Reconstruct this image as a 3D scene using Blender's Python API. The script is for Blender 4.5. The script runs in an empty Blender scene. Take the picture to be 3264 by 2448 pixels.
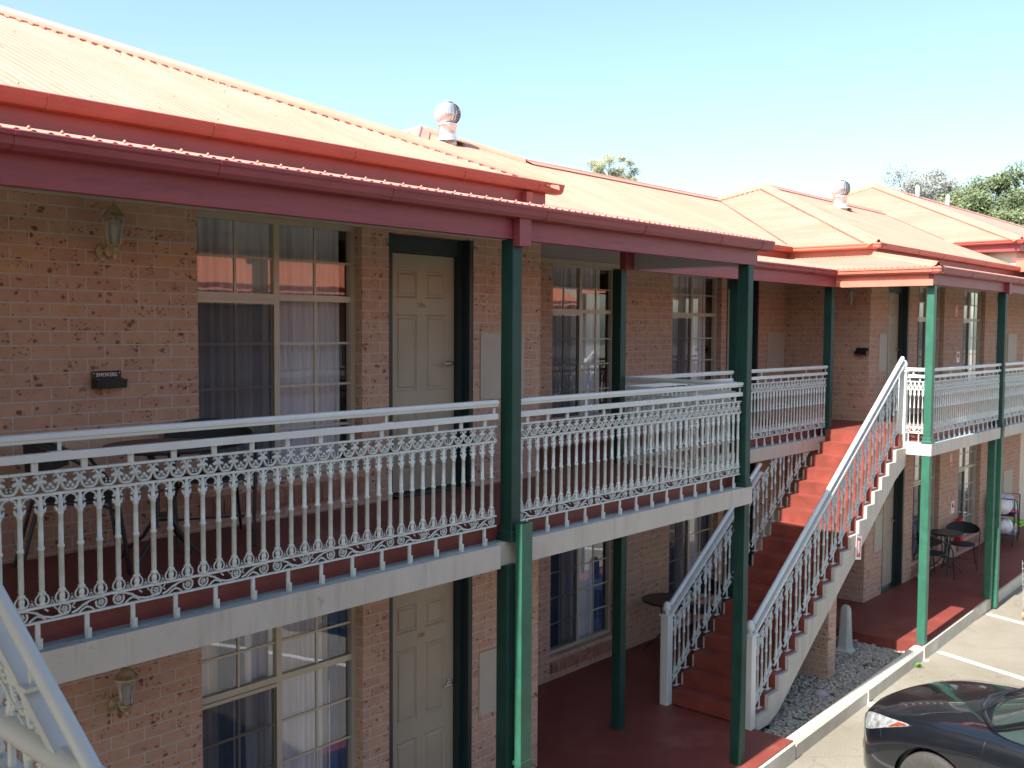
import bpy, math, random
from mathutils import Vector, Matrix, noise
from mathutils.bvhtree import BVHTree
R = math.radians
random.seed(7)
sc = bpy.context.scene
col = sc.collection
ZO = 4.52            # eye height above the car park; all z below are measured from the eye
GZ, FZ, UZ, LZ = -4.52, -4.32, -1.425, -1.53   # car park, ground floor, upper floor, slab ledge

# ---------------------------------------------------------------- materials
def new_mat(name):
    m = bpy.data.materials.new(name); m.use_nodes = True
    nt = m.node_tree; b = nt.nodes['Principled BSDF']
    return m, nt, b
def N(nt, t, **k):
    n = nt.nodes.new(t)
    for a, v in k.items(): setattr(n, a, v)
    return n
def ramp(nt, stops, interp='LINEAR'):
    r = N(nt, 'ShaderNodeValToRGB'); cr = r.color_ramp; cr.interpolation = interp
    while len(cr.elements) < len(stops): cr.elements.new(0.5)
    for e, (p, c) in zip(cr.elements, stops):
        e.position = p; e.color = (*c, 1) if len(c) == 3 else c
    return r
def mixc(nt, fac, a, b, mode='MIX'):
    m = N(nt, 'ShaderNodeMix', data_type='RGBA', blend_type=mode)
    for i, v in ((0, fac), (6, a), (7, b)):
        if isinstance(v, (int, float)): m.inputs[i].default_value = v
        elif isinstance(v, tuple): m.inputs[i].default_value = (*v, 1) if len(v) == 3 else v
        else: nt.links.new(v, m.inputs[i])
    return m.outputs[2]
def math_n(nt, op, a, b=None, c=None):
    m = N(nt, 'ShaderNodeMath', operation=op)
    for i, v in enumerate((a, b, c)):
        if v is None: continue
        if isinstance(v, (int, float)): m.inputs[i].default_value = v
        else: nt.links.new(v, m.inputs[i])
    return m.outputs[0]
def noise_n(nt, scale, detail=4, vec=None, rough=.55):
    n = N(nt, 'ShaderNodeTexNoise'); n.inputs['Scale'].default_value = scale
    n.inputs['Detail'].default_value = detail; n.inputs['Roughness'].default_value = rough
    if vec is not None: nt.links.new(vec, n.inputs['Vector'])
    return n.outputs['Fac']
def pos(nt): return N(nt, 'ShaderNodeNewGeometry').outputs['Position']
def scaled(nt, v, s):
    m = N(nt, 'ShaderNodeMapping'); m.inputs['Scale'].default_value = s
    nt.links.new(v, m.inputs['Vector']); return m.outputs[0]
def bump(nt, b, h, strength=.3, dist=.01):
    n = N(nt, 'ShaderNodeBump'); n.inputs['Strength'].default_value = strength; n.inputs['Distance'].default_value = dist
    nt.links.new(h, n.inputs['Height']); nt.links.new(n.outputs[0], b.inputs['Normal'])
def simple(name, c, rough=.5, var=.12, scale=6, metal=0, spec=.5, bmp=0, streak=False, coat=0):
    m, nt, b = new_mat(name)
    v = pos(nt)
    if streak: v = scaled(nt, v, (1, 1, .12))
    f = noise_n(nt, scale, 5, v)
    r = ramp(nt, [(.3, tuple(x*(1-var) for x in c)), (.7, tuple(min(1, x*(1+var)) for x in c))])
    nt.links.new(f, r.inputs[0]); nt.links.new(r.outputs[0], b.inputs['Base Color'])
    b.inputs['Roughness'].default_value = rough; b.inputs['Metallic'].default_value = metal
    b.inputs['Specular IOR Level'].default_value = spec; b.inputs['Coat Weight'].default_value = coat
    if bmp: bump(nt, b, noise_n(nt, scale*12, 4, pos(nt)), bmp, .004)
    return m
M = {}
def brick_mat():
    m, nt, b = new_mat('speckled_brick')
    g = N(nt, 'ShaderNodeNewGeometry'); sp = N(nt, 'ShaderNodeSeparateXYZ'); nt.links.new(g.outputs['Position'], sp.inputs[0])
    sn = N(nt, 'ShaderNodeSeparateXYZ'); nt.links.new(g.outputs['True Normal'], sn.inputs[0])
    ax = math_n(nt, 'GREATER_THAN', math_n(nt, 'ABSOLUTE', sn.outputs[0]), .5)
    u = math_n(nt, 'ADD', math_n(nt, 'MULTIPLY', sp.outputs[0], math_n(nt, 'SUBTRACT', 1, ax)), math_n(nt, 'MULTIPLY', sp.outputs[1], ax))
    cv = N(nt, 'ShaderNodeCombineXYZ')
    nt.links.new(math_n(nt, 'ADD', u, 20.03), cv.inputs[0])
    nt.links.new(math_n(nt, 'ADD', sp.outputs[2], 8.58 - (.2270+ZO) % .0858), cv.inputs[1])
    nt.links.new(math_n(nt, 'MULTIPLY', ax, 3.7), cv.inputs[2])
    bt = N(nt, 'ShaderNodeTexBrick'); nt.links.new(cv.outputs[0], bt.inputs['Vector'])
    bt.inputs['Scale'].default_value = 1; bt.inputs['Brick Width'].default_value = .2325; bt.inputs['Row Height'].default_value = .0858
    bt.inputs['Mortar Size'].default_value = .0055; bt.inputs['Mortar Smooth'].default_value = .25; bt.inputs['Bias'].default_value = 0
    bt.inputs['Color1'].default_value = (0, 0, 0, 1); bt.inputs['Color2'].default_value = (1, 1, 1, 1)
    # one random tone per brick
    tone = ramp(nt, [(0, (.38, .172, .118)), (.3, (.43, .222, .145)), (.6, (.455, .248, .158)), (.85, (.50, .280, .162)), (1, (.41, .195, .145))])
    nt.links.new(bt.outputs['Color'], tone.inputs[0])
    v = cv.outputs[0]
    blot = ramp(nt, [(.34, (0, 0, 0)), (.68, (1, 1, 1))]); nt.links.new(noise_n(nt, 11, 7, v, .7), blot.inputs[0])
    bl2 = ramp(nt, [(.40, (1, 1, 1)), (.60, (.80, .68, .62))]); nt.links.new(noise_n(nt, 5, 6, scaled(nt, v, (1, 1.6, 1)), .7), bl2.inputs[0])
    c0 = mixc(nt, math_n(nt, 'MULTIPLY', blot.outputs[0], .6), tone.outputs[0], (.50, .325, .235))
    c1 = mixc(nt, .40, mixc(nt, .8, c0, bl2.outputs[0], 'MULTIPLY'), (.50, .37, .28))
    # iron burn spots
    nz = N(nt, 'ShaderNodeTexNoise'); nz.inputs['Scale'].default_value = 22; nz.inputs['Detail'].default_value = 3; nt.links.new(v, nz.inputs['Vector'])
    wob = N(nt, 'ShaderNodeVectorMath', operation='MULTIPLY_ADD'); nt.links.new(nz.outputs['Color'], wob.inputs[0]); wob.inputs[1].default_value = (.05, .05, .05); nt.links.new(v, wob.inputs[2])
    sv = scaled(nt, wob.outputs[0], (1, 1.4, 1))
    dist = N(nt, 'ShaderNodeTexVoronoi'); dist.inputs['Scale'].default_value = 13; dist.inputs['Randomness'].default_value = 1; nt.links.new(sv, dist.inputs['Vector'])
    n2 = noise_n(nt, 40, 5, v, .75); n3 = noise_n(nt, 6.5, 2, v)
    rad = math_n(nt, 'MULTIPLY', math_n(nt, 'SUBTRACT', n3, .33), .80)
    sfac = math_n(nt, 'SUBTRACT', math_n(nt, 'ADD', rad, math_n(nt, 'MULTIPLY', n2, .22)), dist.outputs['Distance'])
    sr = ramp(nt, [(.0, (0, 0, 0)), (.16, (1, 1, 1))]); nt.links.new(sfac, sr.inputs[0])
    spotcol = ramp(nt, [(.35, (.05, .022, .020)), (.6, (.20, .075, .05))]); nt.links.new(n2, spotcol.inputs[0])
    c2 = mixc(nt, math_n(nt, 'MULTIPLY', sr.outputs[0], .92), c1, spotcol.outputs[0])
    d2 = N(nt, 'ShaderNodeTexVoronoi'); d2.inputs['Scale'].default_value = 42; nt.links.new(v, d2.inputs['Vector'])
    s2 = math_n(nt, 'LESS_THAN', d2.outputs['Distance'], math_n(nt, 'MULTIPLY', math_n(nt, 'SUBTRACT', noise_n(nt, 8, 2, v), .42), 1.7))
    c3 = mixc(nt, math_n(nt, 'MULTIPLY', s2, .6), c2, (.13, .05, .04))
    mort = mixc(nt, noise_n(nt, 14, 3, v), (.38, .335, .30), (.52, .47, .42))
    c4 = mixc(nt, bt.outputs['Fac'], c3, mort)
    nt.links.new(c4, b.inputs['Base Color']); b.inputs['Roughness'].default_value = .85; b.inputs['Specular IOR Level'].default_value = .25
    h = math_n(nt, 'ADD', math_n(nt, 'MULTIPLY', math_n(nt, 'SUBTRACT', 1, bt.outputs['Fac']), 1), math_n(nt, 'MULTIPLY', n2, .35))
    bump(nt, b, h, .55, .006)
    return m
M['brick'] = brick_mat()
M['sillbrick'] = simple('sill_brick', (.30, .145, .095), .85, .3, 9, bmp=.4)
def red_paint(name, c, weather=.35, rough=.45):
    m, nt, b = new_mat(name)
    v = pos(nt)
    f = noise_n(nt, 3.5, 6, scaled(nt, v, (.6, .6, 5)), .7)
    r = ramp(nt, [(.30, tuple(x*.72 for x in c)), (.5, c), (.72, tuple(min(1, x*1.12) for x in c))]); nt.links.new(f, r.inputs[0])
    chips = noise_n(nt, 26, 6, scaled(nt, v, (.25, .25, 2.2)), .8)
    cm = ramp(nt, [(.685, (0, 0, 0)), (.72, (1, 1, 1))]); nt.links.new(chips, cm.inputs[0])
    big = ramp(nt, [(.5, (0, 0, 0)), (.62, (1, 1, 1))]); nt.links.new(noise_n(nt, 1.3, 2, v), big.inputs[0])
    nt.links.new(mixc(nt, math_n(nt, 'MULTIPLY', math_n(nt, 'MULTIPLY', cm.outputs[0], big.outputs[0]), weather*2), r.outputs[0], (.09, .05, .05)), b.inputs['Base Color'])
    b.inputs['Roughness'].default_value = rough
    return m
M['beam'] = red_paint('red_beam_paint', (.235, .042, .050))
M['gutter'] = simple('red_gutter', (.34, .070, .056), .38, .10, 3)  # same red as the beams, brightened for light bounced off the roof below
M['litboard'] = simple('lit_board_paint', (.50, .155, .105), .45, .10, 4)  # boards facing the sun; the sunlight is painted into this red
def roof_mat():
    m, nt, b = new_mat('roof_steel_glare')
    v = pos(nt)
    f = noise_n(nt, .9, 6, v, .6)
    r = ramp(nt, [(.3, (.43, .212, .150)), (.7, (.47, .236, .168))]); nt.links.new(f, r.inputs[0])
    st = ramp(nt, [(.45, (.80, .77, .74)), (.62, (1, 1, 1))]); nt.links.new(noise_n(nt, 2.2, 7, scaled(nt, v, (1.6, .25, .3)), .7), st.inputs[0])
    nt.links.new(mixc(nt, .75, r.outputs[0], st.outputs[0], 'MULTIPLY'), b.inputs['Base Color'])
    b.inputs['Roughness'].default_value = .42; b.inputs['Specular IOR Level'].default_value = .6
    return m
M['roof'] = roof_mat()  # red sheets coloured pale peach to carry the sun's glare
M['ridge'] = simple('ridge_cap_paint', (.50, .215, .150), .4, .08, 3)
M['screw'] = simple('screw_zinc', (.45, .35, .30), .35, .1, metal=.6)
M['white'] = simple('white_gloss_paint', (.58, .61, .59), .34, .05, 4)
M['rail'] = simple('white_rail_paint', (.54, .575, .565), .25, .05, 5)
M['lace'] = simple('white_iron_lace', (.50, .54, .52), .45, .12, 18)
M['cream'] = None
def ledge_mat():
    m, nt, b = new_mat('cream_fascia')
    g = N(nt, 'ShaderNodeNewGeometry'); sn = N(nt, 'ShaderNodeSeparateXYZ'); nt.links.new(g.outputs['True Normal'], sn.inputs[0])
    up = math_n(nt, 'GREATER_THAN', sn.outputs[2], .5)
    v = g.outputs['Position']
    s = noise_n(nt, 5, 6, scaled(nt, v, (1, 1, .3)), .6)
    r = ramp(nt, [(.3, (.43, .39, .33)), (.65, (.48, .445, .385))]); nt.links.new(s, r.inputs[0])
    dr = ramp(nt, [(.52, (1, 1, 1)), (.72, (.62, .60, .57))]); nt.links.new(noise_n(nt, 3.2, 8, scaled(nt, v, (2.2, 2.2, .22)), .75), dr.inputs[0])
    gr_ = ramp(nt, [(.62, (1, 1, 1)), (.70, (.55, .45, .36))]); nt.links.new(noise_n(nt, 5, 8, v, .8), gr_.inputs[0])
    face = mixc(nt, .6, mixc(nt, .75, r.outputs[0], dr.outputs[0], 'MULTIPLY'), gr_.outputs[0], 'MULTIPLY')
    n = noise_n(nt, 7, 7, scaled(nt, v, (.6, 6, 1)), .75)
    r2 = ramp(nt, [(.34, (.09, .11, .115)), (.45, (.24, .285, .30)), (.7, (.34, .38, .38))]); nt.links.new(n, r2.inputs[0])
    nt.links.new(mixc(nt, up, face, r2.outputs[0]), b.inputs['Base Color']); b.inputs['Roughness'].default_value = .7
    return m
M['cream'] = ledge_mat()
def floor_mat():
    m, nt, b = new_mat('red_floor_paint')
    v = pos(nt)
    f = noise_n(nt, 1.6, 7, v, .65)
    r = ramp(nt, [(.3, (.14, .029, .023)), (.55, (.175, .038, .028)), (.8, (.215, .064, .047))]); nt.links.new(f, r.inputs[0])
    sp = noise_n(nt, 24, 5, v, .8); sr = ramp(nt, [(.69, (0, 0, 0)), (.74, (1, 1, 1))]); nt.links.new(sp, sr.inputs[0])
    w1 = ramp(nt, [(.52, (0, 0, 0)), (.72, (1, 1, 1))]); nt.links.new(noise_n(nt, .8, 8, v, .75), w1.inputs[0])
    dusty = mixc(nt, math_n(nt, 'MULTIPLY', w1.outputs[0], .40), r.outputs[0], (.30, .13, .10))
    nt.links.new(mixc(nt, math_n(nt, 'MULTIPLY', math_n(nt, 'MULTIPLY', sr.outputs[0], w1.outputs[0]), .7), dusty, (.42, .30, .26)), b.inputs['Base Color'])
    b.inputs['Roughness'].default_value = .5; bump(nt, b, noise_n(nt, 60, 3, v), .2, .003)
    return m
M['floor'] = floor_mat()
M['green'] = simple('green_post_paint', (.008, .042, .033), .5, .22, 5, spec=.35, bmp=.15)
M['pipe'] = simple('green_paint_lit', (.024, .105, .068), .42, .18, 6, bmp=.2)  # downpipe green; also the lit copy of the post paint for posts in sun
M['dkgreen'] = simple('dark_green_frame', (.012, .026, .028), .4, .12, 5)
M['door'] = simple('cream_door_paint', (.37, .32, .235), .5, .06, 3)
M['panel'] = simple('cream_panel', (.40, .355, .29), .6, .05, 4)
M['alu'] = simple('beige_aluminium', (.45, .40, .315), .35, .06, 3, metal=.15)
M['brass'] = simple('aged_brass', (.40, .33, .20), .48, .3, 20, metal=.55)
M['chrome'] = simple('satin_chrome', (.62, .58, .52), .22, .05, metal=1)
M['steel'] = simple('galvanised_steel', (.72, .73, .75), .26, .08, 7, metal=.7)
M['black'] = simple('black_metal', (.018, .018, .020), .38, .2)
M['weave'] = simple('black_weave', (.016, .017, .020), .7, .3, 60, bmp=.5)
M['soffit'] = simple('grey_soffit', (.40, .39, .39), .7, .05, 2)
M['blackplastic'] = simple('black_plastic', (.012, .012, .014), .35, .1)
M['silver'] = simple('silver_letter', (.7, .7, .7), .4, .02)
M['redsign'] = simple('red_sign', (.55, .035, .03), .4, .05)
M['whitesign'] = simple('white_sign', (.8, .8, .78), .4, .03)
M['redgloss'] = simple('red_enamel', (.55, .02, .02), .2, .05)
M['concrete'] = simple('obelisk_concrete', (.40, .39, .35), .8, .12, 8, bmp=.3)
M['kerb'] = simple('cream_kerb_paint', (.52, .48, .40), .65, .10, 5, bmp=.3)
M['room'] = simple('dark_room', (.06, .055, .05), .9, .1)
M['line'] = simple('white_line_paint', (.62, .62, .60), .7, .06, 12, bmp=.3)
M['bag'] = simple('white_plastic_bag', (.75, .76, .80), .35, .08, 9)
M['lime'] = simple('lime_plastic', (.25, .65, .05), .4, .05)
M['orange'] = simple('orange_wheel', (.62, .20, .12), .5, .1)
M['mint'] = simple('mint_liquid', (.35, .72, .52), .3, .1)
M['pink'] = simple('pink_cloth', (.50, .10, .22), .7, .2)
M['blue'] = simple('blue_label', (.10, .18, .60), .5, .1)
M['yellow'] = simple('yellow_label', (.75, .55, .05), .5, .1)
def asphalt():
    m, nt, b = new_mat('pale_asphalt')
    v = pos(nt)
    a = noise_n(nt, .7, 6, v, .65); c = noise_n(nt, 55, 3, v, .6); d = noise_n(nt, 160, 2, v)
    r = ramp(nt, [(.3, (.165, .145, .112)), (.55, (.21, .187, .148)), (.75, (.235, .212, .17))]); nt.links.new(a, r.inputs[0])
    r2 = ramp(nt, [(.3, (.55, .55, .55)), (.5, (1, 1, 1)), (.75, (1.0, 1.0, 1.0))]); nt.links.new(c, r2.inputs[0])
    o1 = ramp(nt, [(.60, (1, 1, 1)), (.70, (.62, .61, .60))]); nt.links.new(noise_n(nt, .9, 7, v, .7), o1.inputs[0])
    vo = N(nt, 'ShaderNodeTexVoronoi', feature='DISTANCE_TO_EDGE'); vo.inputs['Scale'].default_value = .45; wv = N(nt, 'ShaderNodeVectorMath', operation='MULTIPLY_ADD')
    nz = N(nt, 'ShaderNodeTexNoise'); nz.inputs['Scale'].default_value = 2; nz.inputs['Detail'].default_value = 6; nt.links.new(v, nz.inputs['Vector'])
    nt.links.new(nz.outputs['Color'], wv.inputs[0]); wv.inputs[1].default_value = (.9, .9, .9); nt.links.new(v, wv.inputs[2]); nt.links.new(wv.outputs[0], vo.inputs['Vector'])
    ck = ramp(nt, [(0, (.5, .48, .45)), (.006, (1, 1, 1))]); nt.links.new(vo.outputs['Distance'], ck.inputs[0])
    base = mixc(nt, .8, r.outputs[0], r2.outputs[0], 'MULTIPLY')
    nt.links.new(mixc(nt, .55, mixc(nt, .7, base, o1.outputs[0], 'MULTIPLY'), ck.outputs[0], 'MULTIPLY'), b.inputs['Base Color'])
    b.inputs['Roughness'].default_value = .9; bump(nt, b, d, .6, .006)
    return m
M['asphalt'] = asphalt()
def stone_mat():
    m, nt, b = new_mat('river_stones')
    o = N(nt, 'ShaderNodeNewGeometry')
    r = ramp(nt, [(0, (.20, .19, .17)), (.35, (.32, .30, .26)), (.6, (.24, .23, .21)), (.8, (.42, .38, .31)), (1, (.29, .24, .20))])
    nt.links.new(o.outputs['Random Per Island'], r.inputs[0])
    nt.links.new(mixc(nt, .35, r.outputs[0], noise_n(nt, 60, 3, o.outputs['Position']), 'OVERLAY'), b.inputs['Base Color'])
    b.inputs['Roughness'].default_value = .8
    return m
M['stone'] = stone_mat()
M['bed'] = simple('dark_earth', (.12, .10, .085), .95, .3, 20, bmp=.5)
def curtain_mat(name, c):
    m, nt, b = new_mat(name)
    v = scaled(nt, pos(nt), (1, 1, .02))
    f = noise_n(nt, 14, 4, v, .6)
    r = ramp(nt, [(.3, tuple(x*.7 for x in c)), (.65, c)]); nt.links.new(f, r.inputs[0])
    nt.links.new(r.outputs[0], b.inputs['Base Color']); b.inputs['Roughness'].default_value = .9
    return m
M['curtain'] = curtain_mat('sheer_curtain', (.88, .86, .90))
M['drape'] = curtain_mat('blue_drape', (.05, .12, .27))
def glass_mat():
    m, nt, b = new_mat('window_glass')
    nt.nodes.remove(b); out = nt.nodes['Material Output']
    fr = N(nt, 'ShaderNodeFresnel'); bf = N(nt, 'ShaderNodeNewGeometry'); nt.links.new(math_n(nt, 'MULTIPLY_ADD', bf.outputs['Backfacing'], .658-1.52, 1.52), fr.inputs[0])
    gl = N(nt, 'ShaderNodeBsdfGlossy'); gl.inputs['Roughness'].default_value = .012; gl.inputs['Color'].default_value = (.95, .97, 1, 1)
    tr = N(nt, 'ShaderNodeBsdfTransparent'); tr.inputs[0].default_value = (.90, .92, .93, 1)
    mx = N(nt, 'ShaderNodeMixShader')
    nt.links.new(math_n(nt, 'MULTIPLY_ADD', fr.outputs[0], 2.1, .01), mx.inputs[0]); nt.links.new(tr.outputs[0], mx.inputs[1]); nt.links.new(gl.outputs[0], mx.inputs[2])
    bn = N(nt, 'ShaderNodeBump'); bn.inputs['Strength'].default_value = .03; bn.inputs['Distance'].default_value = .02
    nt.links.new(noise_n(nt, 2.2, 2, pos(nt)), bn.inputs['Height']); nt.links.new(bn.outputs[0], gl.inputs['Normal'])
    nt.links.new(mx.outputs[0], out.inputs[0]); return m
M['glass'] = glass_mat()
def screen_mat():
    m, nt, b = new_mat('fly_screen')
    nt.nodes.remove(b); out = nt.nodes['Material Output']
    d = N(nt, 'ShaderNodeBsdfDiffuse'); d.inputs[0].default_value = (.03, .035, .045, 1)
    tr = N(nt, 'ShaderNodeBsdfTransparent'); mx = N(nt, 'ShaderNodeMixShader'); mx.inputs[0].default_value = .5
    nt.links.new(tr.outputs[0], mx.inputs[1]); nt.links.new(d.outputs[0], mx.inputs[2]); nt.links.new(mx.outputs[0], out.inputs[0]); return m
M['screen'] = screen_mat()
def car_paint():
    m, nt, b = new_mat('black_car_paint')
    b.inputs['Base Color'].default_value = (.006, .008, .012, 1); b.inputs['Roughness'].default_value = .28; b.inputs['Metallic'].default_value = .3
    b.inputs['Coat Weight'].default_value = 1; b.inputs['Coat Roughness'].default_value = .015; return m
M['carpaint'] = car_paint()
def plain(name, c, rough, metal=0, coat=0, trans=0):
    m, nt, b = new_mat(name); b.inputs['Base Color'].default_value = (*c, 1); b.inputs['Roughness'].default_value = rough
    b.inputs['Metallic'].default_value = metal; b.inputs['Coat Weight'].default_value = coat; b.inputs['Transmission Weight'].default_value = trans; return m
M['carglass'] = plain('car_glass', (.03, .045, .045), .03, 0, 1)
M['lens'] = simple('lamp_lens', (.62, .64, .66), .10, .55, 22, metal=.7, coat=1)
M['amber'] = plain('amber_lens', (.20, .035, .018), .2, 0, 1)
M['rubber'] = simple('tyre_rubber', (.035, .033, .03), .85, .2, 30)
M['alloy'] = plain('alloy_rim', (.6, .6, .62), .25, .9)
M['lampglass'] = plain('lamp_glass', (.8, .85, .85), .05, 0, 0, .9)
def leaf_mat(name, a, b_, c):
    m, nt, b = new_mat(name)
    g = N(nt, 'ShaderNodeNewGeometry'); r = ramp(nt, [(0, a), (.5, b_), (1, c)])
    nt.links.new(g.outputs['Random Per Island'], r.inputs[0]); nt.links.new(r.outputs[0], b.inputs['Base Color'])
    b.inputs['Roughness'].default_value = .6
    return m
M['leaf'] = leaf_mat('green_leaves', (.060, .088, .038), (.105, .14, .060), (.17, .20, .095))
M['leafgrey'] = leaf_mat('grey_leaves', (.13, .14, .12), (.21, .22, .19), (.29, .29, .26))
M['leafgum'] = leaf_mat('gum_leaves', (.17, .185, .09), (.27, .28, .15), (.36, .36, .21))
M['bark'] = simple('bark', (.22, .18, .14), .9, .3, 6, bmp=.5)

# ---------------------------------------------------------------- mesh helpers
class MB:
    def __init__(s): s.v = []; s.f = []; s.sm = []
    def add(s, vs, fs, smooth=False):
        o = len(s.v); s.v += [tuple(p) for p in vs]; s.f += [tuple(i+o for i in f) for f in fs]; s.sm += [smooth]*len(fs)
    def box(s, x0, x1, y0, y1, z0, z1):
        s.add([(x0,y0,z0),(x1,y0,z0),(x1,y1,z0),(x0,y1,z0),(x0,y0,z1),(x1,y0,z1),(x1,y1,z1),(x0,y1,z1)],
              [(0,3,2,1),(4,5,6,7),(0,1,5,4),(1,2,6,5),(2,3,7,6),(3,0,4,7)]); return s
    def cbox(s, x0, x1, y0, y1, z0, z1, c=.006):
        # box with chamfered vertical and top edges
        pts = [(x0+c,y0),(x1-c,y0),(x1,y0+c),(x1,y1-c),(x1-c,y1),(x0+c,y1),(x0,y1-c),(x0,y0+c)]
        ins = [(x0+c*1.6,y0+c),(x1-c*1.6,y0+c),(x1-c,y0+c*1.6),(x1-c,y1-c*1.6),(x1-c*1.6,y1-c),(x0+c*1.6,y1-c),(x0+c,y1-c*1.6),(x0+c,y0+c*1.6)]
        rings = [[(*p, z0) for p in pts], [(*p, z1-c) for p in pts], [(*p, z1) for p in ins]]
        s.rings(rings, False, True); return s
    def rings(s, rings, smooth=True, caps=False, closed=True):
        n = len(rings[0]); vs = [p for r in rings for p in r]; fs = []
        for i in range(len(rings)-1):
            for j in range(n if closed else n-1):
                k = (j+1) % n; fs.append((i*n+j, i*n+k, (i+1)*n+k, (i+1)*n+j))
        s.add(vs, fs, smooth)
        if caps:
            s.add(rings[0], [tuple(reversed(range(n)))]); s.add(rings[-1], [tuple(range(n))])
        return s
    def tube(s, pts, r, n=6, caps=True, flat=1.0):
        pts = [Vector(p) for p in pts]; L = len(pts); rs = r if isinstance(r, (list, tuple)) else [r]*L
        rings = []; up = None
        for i, p in enumerate(pts):
            t = (pts[min(i+1, L-1)] - pts[max(i-1, 0)])
            if t.length < 1e-9: t = Vector((0,0,1))
            t.normalize()
            if up is None:
                up = Vector((0,1,0)) if abs(t.y) < .9 else Vector((1,0,0))
            a = (up - t*up.dot(t))
            if a.length < 1e-4: a = t.orthogonal()
            a.normalize(); up = a; b = t.cross(a)
            rings.append([tuple(p + (a*math.cos(2*math.pi*k/n)*flat + b*math.sin(2*math.pi*k/n))*rs[i]) for k in range(n)])
        s.rings(rings, True, caps); return s
    def lathe(s, prof, c=(0,0,0), n=12, smooth=True, sx=1, sy=1):
        rings = [[(c[0]+r*sx*math.cos(2*math.pi*k/n), c[1]+r*sy*math.sin(2*math.pi*k/n), c[2]+z) for k in range(n)] for r, z in prof]
        s.rings(rings, smooth, True); return s
    def blob(s, c, r, sx=1, sy=1, sz=1):
        x, y, z = c; a, b, d = r*sx, r*sy, r*sz
        s.add([(x+a,y,z),(x,y+b,z),(x-a,y,z),(x,y-b,z),(x,y,z+d),(x,y,z-d)], [(0,1,4),(1,2,4),(2,3,4),(3,0,4),(1,0,5),(2,1,5),(3,2,5),(0,3,5)], True); return s
    def prism(s, poly, a0, a1, axis):
        # poly of 2-D points extruded along axis ('x': poly=(y,z); 'y': poly=(x,z); 'z': poly=(x,y))
        def mk(p, a): return {'x': (a, p[0], p[1]), 'y': (p[0], a, p[1]), 'z': (p[0], p[1], a)}[axis]
        n = len(poly); r0 = [mk(p, a0) for p in poly]; r1 = [mk(p, a1) for p in poly]
        area = sum(poly[i][0]*poly[(i+1) % n][1]-poly[(i+1) % n][0]*poly[i][1] for i in range(n))
        flip = (area > 0) == (axis == 'y')
        f = [tuple(range(n)), tuple(range(2*n-1, n-1, -1))] + [((i+1) % n, i, n+i, n+(i+1) % n) for i in range(n)]
        if not flip: f = [tuple(reversed(q)) for q in f]
        s.add(r0+r1, f); return s
    def build(s, name, mat, parent=None, loc=(0,0,0), world=False, rot=0):
        me = bpy.data.meshes.new(name)
        o = bpy.data.objects.new(name, me); col.objects.link(o)
        off = Vector((0,0,0))
        if world:
            off = Vector((0,0,ZO))
            if parent:
                q = parent; 
                while q: off -= Vector(q.location); q = q.parent
            if not parent:
                # origin at the base of the bounding box
                xs = [p[0] for p in s.v]; ys = [p[1] for p in s.v]; zs = [p[2] for p in s.v]
                b = Vector(((min(xs)+max(xs))/2, (min(ys)+max(ys))/2, min(zs)))
                off = -b; o.location = b + Vector((0,0,ZO))
        me.from_pydata([(p[0]+off[0], p[1]+off[1], p[2]+off[2]) for p in s.v], [], s.f)
        me.polygons.foreach_set('use_smooth', s.sm); me.update()
        me.materials.append(mat)
        if parent: o.parent = parent
        if not world: o.location = loc; o.rotation_euler = (0,0,rot)
        return o
def thing(name, label, cat, loc, rotz=0, group=None):
    o = bpy.data.objects.new(name, None); col.objects.link(o); o.empty_display_size = .1
    o.location = (loc[0], loc[1], loc[2]+ZO); o.rotation_euler = (0,0,rotz)
    o['label'] = label; o['category'] = cat
    if group: o['group'] = group
    return o
def tag(o, label, cat, group=None):
    o['label'] = label; o['category'] = cat
    if group: o['group'] = group
    return o
def struct(o): o['kind'] = 'structure'; return o
def dup(root, loc, rotz, label=None, group=None):
    r = root.copy(); col.objects.link(r)
    r.location = (loc[0], loc[1], loc[2]+ZO); r.rotation_euler = (0,0,rotz)
    if label: r['label'] = label
    if group: r['group'] = group
    def rec(a, b):
        for ch in list(a.children):
            c = ch.copy(); col.objects.link(c); c.parent = b; rec(ch, c)
    rec(root, r); return r
def text_obj(txt, size, mat, name, parent=None, loc=(0,0,0), rot=(R(90),0,0), ext=.002, bold=False, sx=1):
    cu = bpy.data.curves.new('txt', 'FONT'); cu.body = txt; cu.size = size; cu.extrude = ext; cu.align_x = 'CENTER'; cu.align_y = 'CENTER'
    cu.resolution_u = 3
    if bold: cu.offset = size*.012
    t = bpy.data.objects.new('t', cu); col.objects.link(t)
    dg = bpy.context.evaluated_depsgraph_get(); me = bpy.data.meshes.new_from_object(t.evaluated_get(dg))
    bpy.data.objects.remove(t)
    me.transform(Matrix.Translation(Vector(loc)) @ Matrix.Rotation(rot[2], 4, 'Z') @ Matrix.Rotation(rot[0], 4, 'X') @ Matrix.Diagonal((sx,1,1,1)))
    me.materials.clear(); me.materials.append(mat)
    o = bpy.data.objects.new(name, me); col.objects.link(o)
    if parent: o.parent = parent
    return o

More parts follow.
